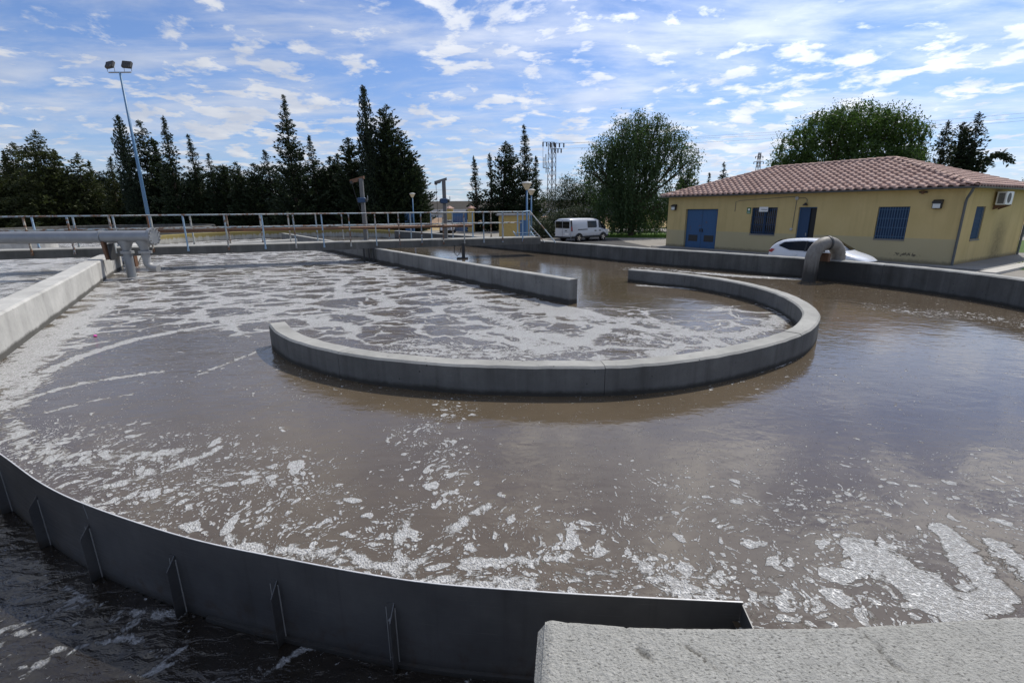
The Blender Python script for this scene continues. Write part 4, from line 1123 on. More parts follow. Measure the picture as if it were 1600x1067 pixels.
def slopes():
    out = []
    hyp = math.hypot(rd + OV, zr - ze)
    def run(o, ux, uy, length, hipl):
        """o eave start, ux along eave, uy up slope (unit)"""
        nrm = ux.cross(uy)
        rows = int(hyp / TL)
        for r_ in range(rows + 1):
            yy = r_ * TL; cut = (rd + OV) * (yy + .15) / hyp
            nc = int(length / TP)
            for c_ in range(nc + 1):
                x = (c_ + .5) * TP
                if x < cut * 1.0 + .02 or x > length - cut - .02: continue
                M = Matrix((ux, uy, nrm)).transposed().to_4x4(); M.translation = o + ux * x + uy * yy + nrm * .004
                out.append(M)
    h = (zr - ze)
    f = Vector((0, rd + OV, h)).normalized(); run(Vector((ex0, ey0, ze)), Vector((1, 0, 0)), f, ex1 - ex0, True)
    f = Vector((-(rd + OV), 0, h)).normalized(); run(Vector((ex1, ey0, ze)), Vector((0, 1, 0)), f, ey1 - ey0, True)
    return out
TM = slopes()
rngt = random.Random(3)
hm = Matrix.Translation((10.65, 34.07, GZ)) @ Matrix.Rotation(th_b, 4, 'Z')
TM.sort(key=lambda m: ((hm @ m).translation - Vector((0, 0, CAMZ))).length)
for m in TM[:288]:
    j = Matrix.Rotation(rngt.uniform(-.012, .012), 4, 'Z') @ Matrix.Rotation(rngt.uniform(-.01, .01), 4, 'X')
    o = bpy.data.objects.new('roof_tile', tme); COL.objects.link(o); o.parent = roof; o.matrix_local = m @ j
mb = MB()
for m in TM[288:]:
    j = Matrix.Rotation(rngt.uniform(-.012, .012), 4, 'Z')
    mm = m @ j; mb.add([mm @ Vector(v) for v in tV], tF)
o = mb.build('roof_tiles', CLAY, roof, local=True, smooth=True); o['kind'] = 'stuff'
# back slopes keep plain; ridge and hip caps
def caps(a, b, name='ridge_tile'):
    a = Vector(a); b = Vector(b); L = (b - a).length; n = max(1, int(L / .42)); d = (b - a).normalized()
    side = d.cross(Vector((0, 0, 1))).normalized(); up = side.cross(d)
    V = []
    for y, rr in ((-.03, 1.06), (.45, .92)):
        for i in range(7):
            an = math.pi * i / 6; V.append((.115 * rr * math.cos(an), y, .10 * rr * math.sin(an) + (.018 if y < 0 else 0)))
    Fc = [(i, i + 1, i + 8, i + 7) for i in range(6)]
    me = bpy.data.meshes.new(name); me.from_pydata(V, [], Fc); me.materials.append(CLAY)
    for p in me.polygons: p.use_smooth = True
    for i in range(n):
        M = Matrix((side, d, up)).transposed().to_4x4(); M.translation = a + d * (L * i / n) + up * .03
        o = bpy.data.objects.new(name, me); COL.objects.link(o); o.parent = roof; o.matrix_local = M
caps((ex1, ey0, ze), (ax1, rd, zr)); caps((ex0, ey0, ze), (ax0, rd, zr)); caps((ax0, rd, zr), (ax1, rd, zr)); caps((ex1, ey1, ze), (ax1, rd, zr))
# gutters and downpipes
def gutter(a, b):
    a = Vector(a); b = Vector(b); d = (b - a).normalized(); s = d.cross(Vector((0, 0, 1)))
    rings = []
    for p in (a, b): rings.append([p + s * (.07 * math.cos(t)) + Vector((0, 0, .07 * math.sin(t) - .0)) for t in np.linspace(math.pi, 2 * math.pi, 8)] + [p + s * .055 * math.cos(t) + Vector((0, 0, .055 * math.sin(t))) for t in np.linspace(2 * math.pi, math.pi, 8)])
    MB().loft(rings).build('gutter', GUTTER, house, local=True)
gutter((ex0, ey0 - .07, ze - .02), (ex1 + .1, ey0 - .07, ze - .02)); gutter((ex1 + .07, ey0 - .1, ze - .02), (ex1 + .07, ey1, ze - .02))
o = MB().tube([(LB + .30, -.36, ze - .08), (LB + .26, -.30, ze - .2), (LB + .10, -.10, ze - .48), (LB + .07, -.045, ze - .6), (LB + .07, -.045, .02)], .05, 10).build('downpipe', GUTTER, house, local=True); auto_smooth(o, 50)
o = MB().tube([(LB + .40, WBD - .1, ze - .06), (LB + .08, WBD - .06, ze - .5), (LB + .07, WBD - .06, .02)], .05, 10).build('downpipe', GUTTER, house, local=True)
# cable runs and plinth
mb = MB().tube([(5.0, -.02, 2.30), (5.0, -.02, 2.86), (5.3, -.02, 2.92), (8.35, -.02, 3.06), (8.48, -.02, 3.03), (8.52, -.02, 2.95)], .012, 5)
mb.tube([(8.62, -.02, 2.98), (8.98, -.02, 2.98), (9.08, -.02, 2.90), (9.08, -.02, 2.74)], .012, 5); mb.tube([(8.55, -.02, 2.9), (8.50, -.02, 1.45)], .012, 5)
mb.build('cable_run', GUTTER, house, local=True)
MB().tube([(8.55, -.0, 2.98), (8.55, -.06, 2.98)], .09, 10).build('junction_box', GREYP, house, local=True)
MB().tube([(8.46, 0, 1.38), (8.46, -.07, 1.38)], .07, 8).build('bell', GREYP, house, local=True)

def hw(s, d, z): v = hm @ Vector((s, d, z)); return (v.x, v.y, v.z)
def hthing(name, label, cat, s, d, z, group=None): return thing(name, label, cat, hw(s, d, z), th_b, group)
for s, lab in ((.55, 'bulkhead wall lamp at the left end of the yellow front wall by the garage doors'), (14.60, 'bulkhead wall lamp at the right corner of the yellow front wall')):
    t = hthing('wall_lamp', lab, 'lamp', s, 0, 2.58, 'bulkhead wall lamps on the yellow front')
    MB().prism([(-.17, -.02, .20), (-.17, -.22, .12), (-.17, -.22, .04), (-.17, -.02, .04)], None, (.34, 0, 0)).build('hood', DARK, t, local=True)
    MB().cbox((0, -.10, -.07), (.32, .18, .22), .02).build('housing', DARK, t, local=True)
    MB().bbox((-.13, -.20, -.15), (.13, -.192, .03)).build('diffuser', LENS, t, local=True)
t = hthing('siren', 'small brown horn siren under the eave right of the large barred window', 'siren', 14.0, 0, 3.10)
MB().lathe([(.04, -.1), (.06, -.02), (.12, .0), (.13, .02), (.05, .03)], (0, -.12, .02), 12).build('horn', RUST, t, local=True)
MB().bbox((-.14, -.10, -.03), (.14, -.0, .03)).build('bracket', DARK, t, local=True)
t = hthing('door_lamp', 'dark shaded lamp above the open blue door', 'lamp', 9.08, 0, 2.62)
MB().lathe([(.03, .12), (.05, .08), (.13, -.01), (.12, -.02), (.02, -.0)], (0, -.14, 0), 12).build('shade', DARK, t, local=True)
MB().bbox((-.02, -.14, .08), (.02, 0, .11)).build('bracket', DARK, t, local=True)
# sign in front of window
def text_mesh(txt, size, m, parent, loc, rot):
    cu = bpy.data.curves.new('lettering', 'FONT'); cu.body = txt; cu.size = size; cu.align_x = 'CENTER'; cu.align_y = 'CENTER'; cu.extrude = .001
    to = bpy.data.objects.new('lettering_src', cu); COL.objects.link(to)
    bpy.context.view_layer.update(); dg = bpy.context.evaluated_depsgraph_get()
    me = bpy.data.meshes.new_from_object(to.evaluated_get(dg)); bpy.data.objects.remove(to); me.materials.clear(); me.materials.append(m)
    o = bpy.data.objects.new('lettering', me); COL.objects.link(o); o.parent = parent; o.location = loc; o.rotation_euler = rot; return o
t = hthing('sign', 'small white sign with dark lettering over the top of the left barred window', 'sign', 6.77, -.02, 2.42)
MB().bbox((-.26, -.012, -.13), (.26, .0, .13)).build('board', WHITEP, t, local=True)
text_mesh('OFICINAS', .085, BLACK, t, (.05, -.016, -.02), (R(90), 0, 0))
t = hthing('sign', 'small green assembly sign with white disc left of the barred window', 'sign', 5.88, -.005, 2.36)
GREEN = mat('sign_green', (0.03, 0.14, 0.06), .5); MB().bbox((-.12, -.012, -.18), (.12, 0, .16)).build('board', GREEN, t, local=True)
MB().tube([(0, -.012, .05), (0, -.016, .05)], .065, 16).build('disc', WHITEP, t, local=True)
MB().bbox((-.09, -.015, -.15), (.09, -.012, -.07)).build('lower_bar', mat('pale_green', (.3, .42, .32), .6), t, local=True)
# air conditioner on the side wall
t = thing('air_conditioner', 'white air conditioner unit bracketed high on the shaded side wall', 'air conditioner', hw(LB + .02, 3.95, 2.55), th_b)
MB().cbox((.24, 0, .28), (.34, .95, .58), .02).build('casing', WHITEP, t, local=True)
gr = MB().bbox((.14, -.487, .05), (.35, -.478, .50)).build('grille', DARK, t, local=True)
for z in np.linspace(.08, .47, 9): MB().bbox((.13, -.497, z), (.36, -.488, z + .014)).build('louvre', GREYP, gr, local=True)
MB().tube([(.415, -.1, .29), (.425, -.1, .29)], .22, 20).build('fan_guard', DARK, t, local=True)
for y in (-.36, .36): MB().prism([(0, y, -.0), (.42, y, -.0), (.42, y, -.03), (.02, y, -.22), (0, y, -.22)], None, (0, .03, 0)).build('bracket', RUST, t, local=True)

# pavement round the building
def hp(s, d): v = hw(s, d, 0); return (v[0], v[1])
def slab(name, pts, z0, z1, m): return struct(MB().loft([[(x, y, z0) for x, y in pts], [(x, y, z1) for x, y in pts]]).build(name, m))
slab('pavement', [hp(LB + .02, -1.0), hp(LB + 1.5, -1.0), hp(LB + 1.5, WBD + 2), hp(LB + .02, WBD + 2)], GZ - .05, GZ + .05, G_PAVE_D)
slab('kerb', [hp(LB + 1.52, -2.2), hp(LB + 2.0, -2.2), hp(LB + 2.0, WBD + 6), hp(LB + 1.52, WBD + 6)], GZ - .05, GZ + .10, G_PAVE)
slab('pavement', [hp(-.4, -1.0), hp(LB, -1.0), hp(LB, -.02), hp(-.4, -.02)], GZ - .05, GZ + .05, G_PAVE_D)
slab('pavement', [hp(LB + .2, WBD + 1.0), hp(LB + 9, WBD + 1.0), hp(LB + 9, WBD + 2.4), hp(LB + .2, WBD + 2.4)], GZ - .05, GZ + .06, G_PAVE)

# ------------------------------------------------------------------ vehicles
def interp_sec(secs, x):
    xs_ = [s[0] for s in secs]
    return [float(np.interp(x, xs_, [s[i] for s in secs])) for i in range(1, 6)]


def vehicle_body(secs, m, parent, name='body', sub=2):
    rings = []
    for x, zb, zw, hwb, zr_, hwr in secs:
        half = [(0, zb), (hwb * .80, zb), (hwb * .97, zb + .10), (hwb, (zb + zw) / 2), (hwb * .965, zw), (hwr + (hwb - hwr) * .12, zw + (zr_ - zw) * .85), (hwr * .86, zr_ - .005), (hwr * .4, zr_ + .012), (0, zr_ + .016)]
        rings.append([(x, -y, z) for y, z in half] + [(x, y, z) for y, z in reversed(half[1:-1])])
    o = MB().loft(rings).build(name, m, parent, local=True, smooth=True)
    sm = o.modifiers.new('sub', 'SUBSURF'); sm.levels = sub; sm.render_levels = sub
    return o


def side_y(secs, x, z):
    zb, zw, hwb, zr_, hwr = interp_sec(secs, x)
    if z <= zw: return hwb * (1 - .035 * max(0, (z - (zb + zw) / 2) / max(.01, zw - (zb + zw) / 2)))
    return float(np.interp(z, [zw, zw + (zr_ - zw) * .85, zr_], [hwb * .965, hwr + (hwb - hwr) * .12, hwr * .86]))


def side_patch(secs, poly, sgn, off, m, parent, name, sub=6):
    """polygon in (x,z) draped on the vehicle side"""
    poly = [np.array(p, float) for p in poly]; c = sum(poly) / len(poly)
    dense = []
    for i, p in enumerate(poly):
        q = poly[(i + 1) % len(poly)]
        for t in np.linspace(0, 1, sub, endpoint=False): dense.append(p + (q - p) * t)
    V = []; Fc = []; n = len(dense); K = 4
    for k in range(K + 1):
        for p in dense:
            q = c + (p - c) * (k / K if k else 0.001); V.append((q[0], sgn * (side_y(secs, q[0], q[1]) + off), q[1]))
    for k in range(K):
        for i in range(n): Fc.append((k * n + i, k * n + (i + 1) % n, (k + 1) * n + (i + 1) % n, (k + 1) * n + i))
    return MB().add(V, Fc).build(name, m, parent, local=True, smooth=True)


def wheel(parent, x, y, r, w):
    s = 1 if y > 0 else -1
    prof = [(.0, -w / 2), (r * .9, -w / 2), (r, -w / 3), (r, w / 3), (r * .9, w / 2), (r * .68, w / 2), (r * .66, w / 2 - .02), (.0, w / 2 - .02)]
    rings = [[(x + rr * math.cos(t), y + s * zz, r + rr * math.sin(t)) for t in np.linspace(0, 2 * math.pi, 24, endpoint=False)] for rr, zz in prof if rr > 0] 
    wo = MB().loft(rings).build('wheel', RUBBER, parent, local=True); auto_smooth(wo, 40)
    mb = MB()
    for a in np.linspace(0, 2 * math.pi, 5, endpoint=False):
        ca, sa = math.cos(a), math.sin(a)
        mb.prism([(x + ca * .03 - sa * .03, y + s * (w / 2 - .03), r + sa * .03 + ca * .03), (x + ca * r * .64 - sa * .05, y + s * (w / 2 - .03), r + sa * r * .64 + ca * .05), (x + ca * r * .64 + sa * .05, y + s * (w / 2 - .03), r + sa * r * .64 - ca * .05), (x + ca * .03 + sa * .03, y + s * (w / 2 - .03), r + sa * .03 - ca * .03)], None, (0, s * .035, 0))
    mb.build('rim', CHROME, wo, local=True)


def screen(rows, m, parent, name):
    n = len(rows[0]); V = [p for r_ in rows for p in r_]; Fc = [(i * n + j, i * n + j + 1, (i + 1) * n + j + 1, (i + 1) * n + j) for i in range(len(rows) - 1) for j in range(n - 1)]
    return MB().add(V, Fc).build(name, m, parent, local=True, smooth=True)


def hatchback(label, loc, rz, paint, sc=1.0):
    c = thing('parked_car', label, 'car', loc, rz); c.scale = (sc, sc, sc)
    S = [(-1.99, .42, .80, .66, .90, .56), (-1.93, .30, .92, .80, 1.05, .60), (-1.72, .24, .95, .85, 1.27, .60), (-1.40, .22, .95, .862, 1.40, .58), (-.8, .21, .92, .865, 1.455, .58), (-.1, .21, .90, .865, 1.46, .58),
         (.40, .21, .885, .865, 1.40, .575), (.72, .21, .88, .865, 1.22, .60), (1.10, .21, .87, .862, .98, .66), (1.45, .22, .80, .85, .90, .66), (1.78, .24, .71, .80, .80, .58), (1.97, .28, .62, .68, .70, .50), (2.05, .34, .55, .52, .60, .40)]
    vehicle_body(S, paint, c)
    for s in (-1, 1):
        side_patch(S, [(-1.52, 1.12), (-1.30, 1.28), (-.5, 1.355), (.25, 1.33), (.62, 1.12), (.86, .945), (-.2, .945), (-.95, .955)], s, .006, CARGLASS, c, 'side_window')
        side_patch(S, [(-.34, 1.36), (-.28, 1.36), (-.22, .93), (-.30, .93)], s, .016, BLACK, c, 'door_pillar')
        side_patch(S, [(1.50, .62), (1.40, .74), (1.72, .735), (1.95, .63), (1.93, .55), (1.72, .57)], s, .012, LENS, c, 'headlight')
        side_patch(S, [(1.56, .63), (1.50, .69), (1.72, .69), (1.86, .62)], s, .02, BLACK, c, 'headlight_surround')
        side_patch(S, [(-1.93, .84), (-1.80, .98), (-1.62, .95), (-1.76, .80)], s, .012, TAIL, c, 'tail_light')
        side_patch(S, [(-.75, .78), (-.55, .78), (-.55, .74), (-.75, .74)], s, .02, CHROME, c, 'door_handle')
        side_patch(S, [(-1.0, .32), (1.0, .32), (1.0, .24), (-1.0, .24)], s, .008, BLACK, c, 'sill_trim')
        m_ = MB().cbox((.72, s * .96, .98), (.14, .16, .12), .02).build('mirror', paint, c, local=True)
        for x in (-1.25, 1.27):
            wheel(c, x, s * .775, .31, .20)
    ws = []
    for x, z, w in ((.46, 1.385, .50), (.60, 1.30, .53), (.80, 1.175, .58), (1.06, 1.02, .64)):
        ws.append([(x + .10 * (1 - (y / w) ** 2) * .6, y, z + .012) for y in np.linspace(-w, w, 9)])
    screen(ws, CARGLASS, c, 'windscreen')
    rs = [[(x - .03 * (1 - (y / w) ** 2), y, z) for y in np.linspace(-w, w, 7)] for x, z, w in ((-1.60, 1.36, .50), (-1.78, 1.24, .53), (-1.93, 1.08, .56))]
    screen(rs, CARGLASS, c, 'rear_window')
    MB().cbox((2.03, 0, .58), (.06, .95, .10), .015).build('grille', BLACK, c, local=True)
    MB().cbox((2.04, 0, .34), (.07, 1.0, .14), .02).build('lower_grille', BLACK, c, local=True)
    MB().prism([(2.075, 0, .66), (2.075, .035, .59), (2.075, 0, .52), (2.075, -.035, .59)], None, (.012, 0, 0)).build('emblem', CHROME, c, local=True)
    MB().bbox((2.085, -.26, .40), (2.095, .26, .50)).build('number_plate', WHITEP, c, local=True)
    return c


hatchback('white hatchback parked between the tank wall and the yellow building', (12.30, 19.55, GZ), R(-58), WHITECAR, .90)
hatchback('distant pale car facing the tanks in the open blue gateway', (-7.4, 58.5, GZ), R(-86), SILVERCAR, 1.0)


VANPAINT = carpaint('van_paint', (0.50, 0.52, 0.55))
def van():
    c = thing('parked_van', 'white panel van with dark rear window parked beside the bushes', 'van', (5.9, 41.0, GZ), R(40)); c.scale = (1.0, .95, .93)
    S = [(-2.36, .36, 1.05, .90, 1.86, .76), (-2.32, .34, 1.05, .935, 1.92, .80), (-2.1, .32, 1.05, .95, 1.96, .82), (-.5, .30, 1.05, .955, 1.97, .82), (.75, .30, 1.05, .955, 1.95, .81), (1.12, .30, 1.05, .955, 1.84, .80),
         (1.50, .30, 1.03, .95, 1.50, .80), (1.86, .30, 1.0, .94, 1.18, .78), (2.2, .32, .92, .90, 1.02, .70), (2.38, .36, .78, .82, .86, .6), (2.46, .4, .7, .66, .74, .5)]
    vehicle_body(S, VANPAINT, c)
    for s in (-1, 1):
        side_patch(S, [(.98, 1.15), (.98, 1.72), (1.10, 1.74), (1.34, 1.60), (1.72, 1.20), (1.66, 1.10)], s, .010, CARGLASS, c, 'cab_window')
        side_patch(S, [(-.38, 1.16), (-.38, 1.74), (.72, 1.74), (.74, 1.22), (.66, 1.16)], s, .010, CARGLASS, c, 'side_window')
        side_patch(S, [(-1.55, 1.07), (-.40, 1.07), (-.40, 1.0), (-1.55, 1.0)], s, .012, BLACK, c, 'door_track')
        side_patch(S, [(.42, .94), (.66, .94), (.66, .86), (.42, .86)], s, .016, BLACK, c, 'door_handle')
        side_patch(S, [(.98, .94), (1.22, .94), (1.22, .86), (.98, .86)], s, .016, BLACK, c, 'door_handle')
        side_patch(S, [(-2.3, .48), (2.3, .50), (2.3, .34), (-2.3, .32)], s, .012, BLACK, c, 'lower_cladding')
        side_patch(S, [(-2.30, .9), (-2.30, 1.80), (-2.16, 1.80), (-2.16, .9)], s, .010, BLACK, c, 'corner_pillar')
        side_patch(S, [(-2.31, .95), (-2.31, 1.30), (-2.18, 1.30), (-2.18, .95)], s, .018, TAIL, c, 'tail_light')
        side_patch(S, [(1.86, .82), (1.92, .98), (2.2, .90), (2.35, .74), (2.25, .70)], s, .012, LENS, c, 'headlight')
        MB().cbox((1.56, s * 1.04, 1.12), (.12, .18, .24), .03).build('mirror', BLACK, c, local=True)
        for x in (-1.42, 1.52):
            wheel(c, x, s * .86, .33, .22)
            side_patch(S, [(x + .44 * math.cos(a), .36 + .40 * math.sin(a)) for a in np.linspace(0, math.pi, 12)], s, .014, BLACK, c, 'wheel_arch', 2)
    ws = [[(x + .12 * (1 - (y / w) ** 2), y, z + .02) for y in np.linspace(-w, w, 9)] for x, z, w in ((1.06, 1.86, .70), (1.40, 1.60, .73), (1.80, 1.24, .77))]
    screen(ws, CARGLASS, c, 'windscreen')
    for s in (-1, 1):
        d = MB().cbox((-2.375, s * .43, 1.12), (.03, .82, 1.36), .01).build('rear_door', VANPAINT, c, local=True)
        MB().cbox((-2.398, s * .41, 1.44), (.02, .76, .56), .008).build('rear_window', CARGLASS, d, local=True)
        for z in (.72, 1.62): MB().bbox((-2.42, s * .84, z), (-2.36, s * .90, z + .06)).build('hinge', VANPAINT, d, local=True)
    MB().bbox((-2.402, -.72, .62), (-2.392, -.28, .76)).build('number_plate', WHITEP, c, local=True)
    MB().bbox((-2.41, -.52, .92), (-2.392, -.30, .98)).build('rear_handle', BLACK, c, local=True)
    MB().cbox((-2.38, 0, .40), (.14, 1.7, .16), .03).build('rear_bumper', BLACK, c, local=True)
    MB().cbox((2.44, 0, .46), (.14, 1.4, .22), .03).build('front_bumper', BLACK, c, local=True)
van()

# ------------------------------------------------------------------ lamps, towers, gate, distant things
def street_lamp(label, x, y, z1, s=1.0):
    t = thing('street_lamp', label, 'street lamp', (x, y, GZ), 0, 'cone headed street lamps near the footbridge end')
    MB().tube([(x, y, GZ), (x, y, z1 - .25)], [.06 * s, .045 * s], 8).build('pole', BLUE_POLE, t, smooth=True)
    o = MB().lathe([(.06 * s, -.28), (.10 * s, -.24), (.25 * s, .02), (.26 * s, .04)], (x, y, z1), 14).build('diffuser', CREAM, t); auto_smooth(o, 40)
    o = MB().lathe([(.29 * s, .04), (.28 * s, .07), (.16 * s, .13), (.03 * s, .15)], (x, y, z1), 14).build('cap', GALV_DULL, t); auto_smooth(o, 40)
street_lamp('blue pole lamp with cone head, nearer and taller of two by the steps', .86, 27.0, 3.45)
street_lamp('blue pole lamp with cone head, smaller one right of the taller by the steps', 1.42, 35.0, 3.40)
street_lamp('distant cone headed lamp before the sloping end conifer left of the gateway', -9.3, 48.0, 3.65)

def lattice(label, x, y, z1, wb, wt, arms, antennas=False, cat='pylon', name='lattice_tower', n=11, th=.03):
    t = thing(name, label, cat, (x, y, GZ))
    def cw(z): return wb + (wt - wb) * (z - GZ) / (z1 - GZ)
    leg = lambda i, z: (x + (1 if i in (0, 3) else -1) * cw(z) / 2, y + (1 if i < 2 else -1) * cw(z) / 2, z)
    for i in range(4): MB().tube([leg(i, GZ), leg(i, z1)], th, 4).build('leg', GALV, t)
    zs = np.linspace(GZ, z1, n); mb = MB()
    for a, b in zip(zs[:-1], zs[1:]):
        for i in range(4):
            mb.tube([leg(i, a), leg((i + 1) % 4, b)], th * .7, 3); mb.tube([leg((i + 1) % 4, a), leg(i, b)], th * .7, 3)
    mb.build('bracing', GALV, t)
    for z, l0, l1 in arms:
        ar = MB().tube([(x - l0, y, z), (x + l1, y, z)], th * 1.3, 5).build('cross_arm', GALV, t)
        for s in np.linspace(-l0, l1, 4):
            MB().tube([(x + s, y, z), (x + s, y, z - .55)], .10, 6).build('insulator', DARK, ar)
    if antennas:
        for dx, dz in ((-.55, -2.0), (-.8, -2.4), (-.5, -3.0)):
            MB().tube([(x + dx, y, z1 + dz - .8), (x + dx, y, z1 + dz + .6)], .07, 6).build('antenna', GREYP, t)
        MB().tube([(x - .95, y, z1 - 3.1), (x, y, z1 - 3.3)], .05, 5).build('antenna_arm', GALV, t)
        MB().tube([(x - .95, y, z1 - 3.1), (x - .95, y, z1 + .3)], .025, 5).build('whip_antenna', GALV_DULL, t)
    return t
lattice('left lattice tower carrying antennas, beside its twin behind the bushes', 5.35, 70, 10.8, .75, .42, [(10.9, .95, .55)], True)
lattice('right lattice tower with power line cross arms, twin of the antenna tower', 6.1, 72, 11.1, .62, .42, [(11.0, .5, 1.3), (10.3, .4, .95)])
lattice('far power pylon rising above the left slope of the tiled roof', 67.4, 140, 16.6, 1.9, .5, [(15.6, 1.0, 1.0), (14.2, 1.3, 1.3)], n=9, th=.07)

WIRE = mat('wire', (0.05, 0.05, 0.05), .6)
def wire(label, a, b, sag, r=.016):
    a = Vector(a); b = Vector(b); P = [a.lerp(b, t) + Vector((0, 0, -sag * 4 * t * (1 - t))) for t in np.linspace(0, 1, 25)]
    tag(MB().tube(P, r, 3).build('power_line', WIRE), label, 'power line', 'overhead power lines on the right')
wire('upper power line running right from the lattice tower across the sky', (7.4, 72, 11.0), (120, 80, 19.5), 1.0)
wire('lower power line running right from the lattice tower across the sky', (6.9, 72, 10.3), (120, 80, 18.2), 1.0)
wire('middle power line, between the two others from the lattice tower', (6.7, 72, 11.0), (121, 84, 19.2), 1.2)
wire('single thin wire crossing the open sky between the two conifer groups', (-40, 95, 5.9), (30, 95, 6.3), .2, .02)

# gateway
GY = 60.0
YELP = mat('yellow_pillar', (0.46, 0.33, 0.12), .9, var=.15)
def pillar(x, label, zt):
    t = thing('gate_pillar', label, 'pillar', (x, GY, GZ))
    MB().bbox((x - .38, GY - .38, GZ), (x + .38, GY + .38, zt)).build('shaft', YELP, t)
    MB().lathe([(.62, 0), (.6, .06), (.1, .34)], (x, GY, zt), 4).build('cap', CLAY, t)
pillar(-7.30, 'left of two yellow gate pillars with tiled caps, beside the blue gate leaf', 2.35)
pillar(-4.75, 'right of two yellow gate pillars with tiled caps, at the conifer clump', 2.35)
def gate_leaf(x0, x1, label):
    t = thing('gate_leaf', label, 'gate', (x0, GY - .2, GZ))
    n = int((x1 - x0) / .18)
    for i in range(n):
        a = x0 + (x1 - x0) * i / n; MB().bbox((a + .005, GY - .46, GZ + .1), (a + (x1 - x0) / n - .005, GY - .43, 1.95)).build('sheet', BLUE, t)
    for z in (GZ + .15, .8, 1.85): MB().bbox((x0, GY - .425, z), (x1, GY - .38, z + .08)).build('rail', BLUE, t)
gate_leaf(-6.9, -5.2, 'blue sheet gate leaf between the yellow pillars behind the right davit crane')
gate_leaf(-12.6, -11.5, 'blue sheet gate leaf standing open at the left of the gateway')
MB_ = MB()
wh = thing('warehouse', 'long low grey and white warehouse on the skyline beyond the gateway', 'building', (-15, 150, GZ))
MB().bbox((-60, 150, GZ), (40, 165, 2.6)).build('wall', mat('cladding_white', (0.50, 0.53, 0.58), .6, var=.06), wh)
MB().bbox((-60, 149.9, 2.6), (40, 165, 4.6)).build('parapet', mat('cladding_grey', (0.26, 0.25, 0.23), .8), wh)
MB().bbox((-60.2, 149.8, 4.6), (40.2, 165, 4.85)).build('coping', GALV_DULL, wh)
MB().bbox((-60, 149.8, 1.25), (40, 149.95, 1.45)).build('band', GALV_DULL, wh)
struct(MB().loft([[(x, 105 + d, z) for d, z in ((0, GZ), (6, .75 + .15 * math.sin(x * .9)), (12, GZ))] for x in np.arange(-45, 25, 1.5)], False, False).build('earth_bank', ground_mat('earth_bank', (.20, .13, .085), (.30, .21, .14), .4, .8, 2)))
sh = thing('shed', 'small flat roofed yellow shed behind the right end of the footbridge', 'shed', (.4, 33.5, GZ))
MB().bbox((-.8, 33.2, GZ), (1.25, 35.6, 1.80)).build('wall', YELP, sh)
MB().bbox((-.95, 33.05, 1.803), (1.4, 35.75, 1.92)).build('roof', GALV_DULL, sh)
MB().bbox((.6, 33.16, GZ), (1.15, 33.19, 1.5)).build('door', BLUE, sh)
fa = thing('perimeter_fence', 'dark slatted perimeter fence glimpsed at the foot of the conifer row', 'fence', (-40, 68, GZ))
for x in np.arange(-75, -11, 3.2):
    MB().bbox((x, 68, GZ), (x + .12, 68.12, 1.7)).build('post', GALV_DULL, fa)
o = MB().bbox((-75, 68.13, GZ + .05), (-11, 68.16, 1.6)).build('mesh_panel', DARK, fa)

# ------------------------------------------------------------------ vegetation
def kites(P, D, L, Wd, rng):
    """leaf-sized quads: base P, direction D (unit), length L, width Wd"""
    n = len(P); A = rng.normal(size=(n, 3)); S = np.cross(D, A); S /= np.linalg.norm(S, axis=1)[:, None] + 1e-9
    b = P + D * (L * .45)[:, None]; s = S * (Wd * .5)[:, None]
    V = np.stack([P, b + s, P + D * L[:, None], b - s], 1).reshape(-1, 3)
    return V, np.arange(4 * n).reshape(-1, 4)


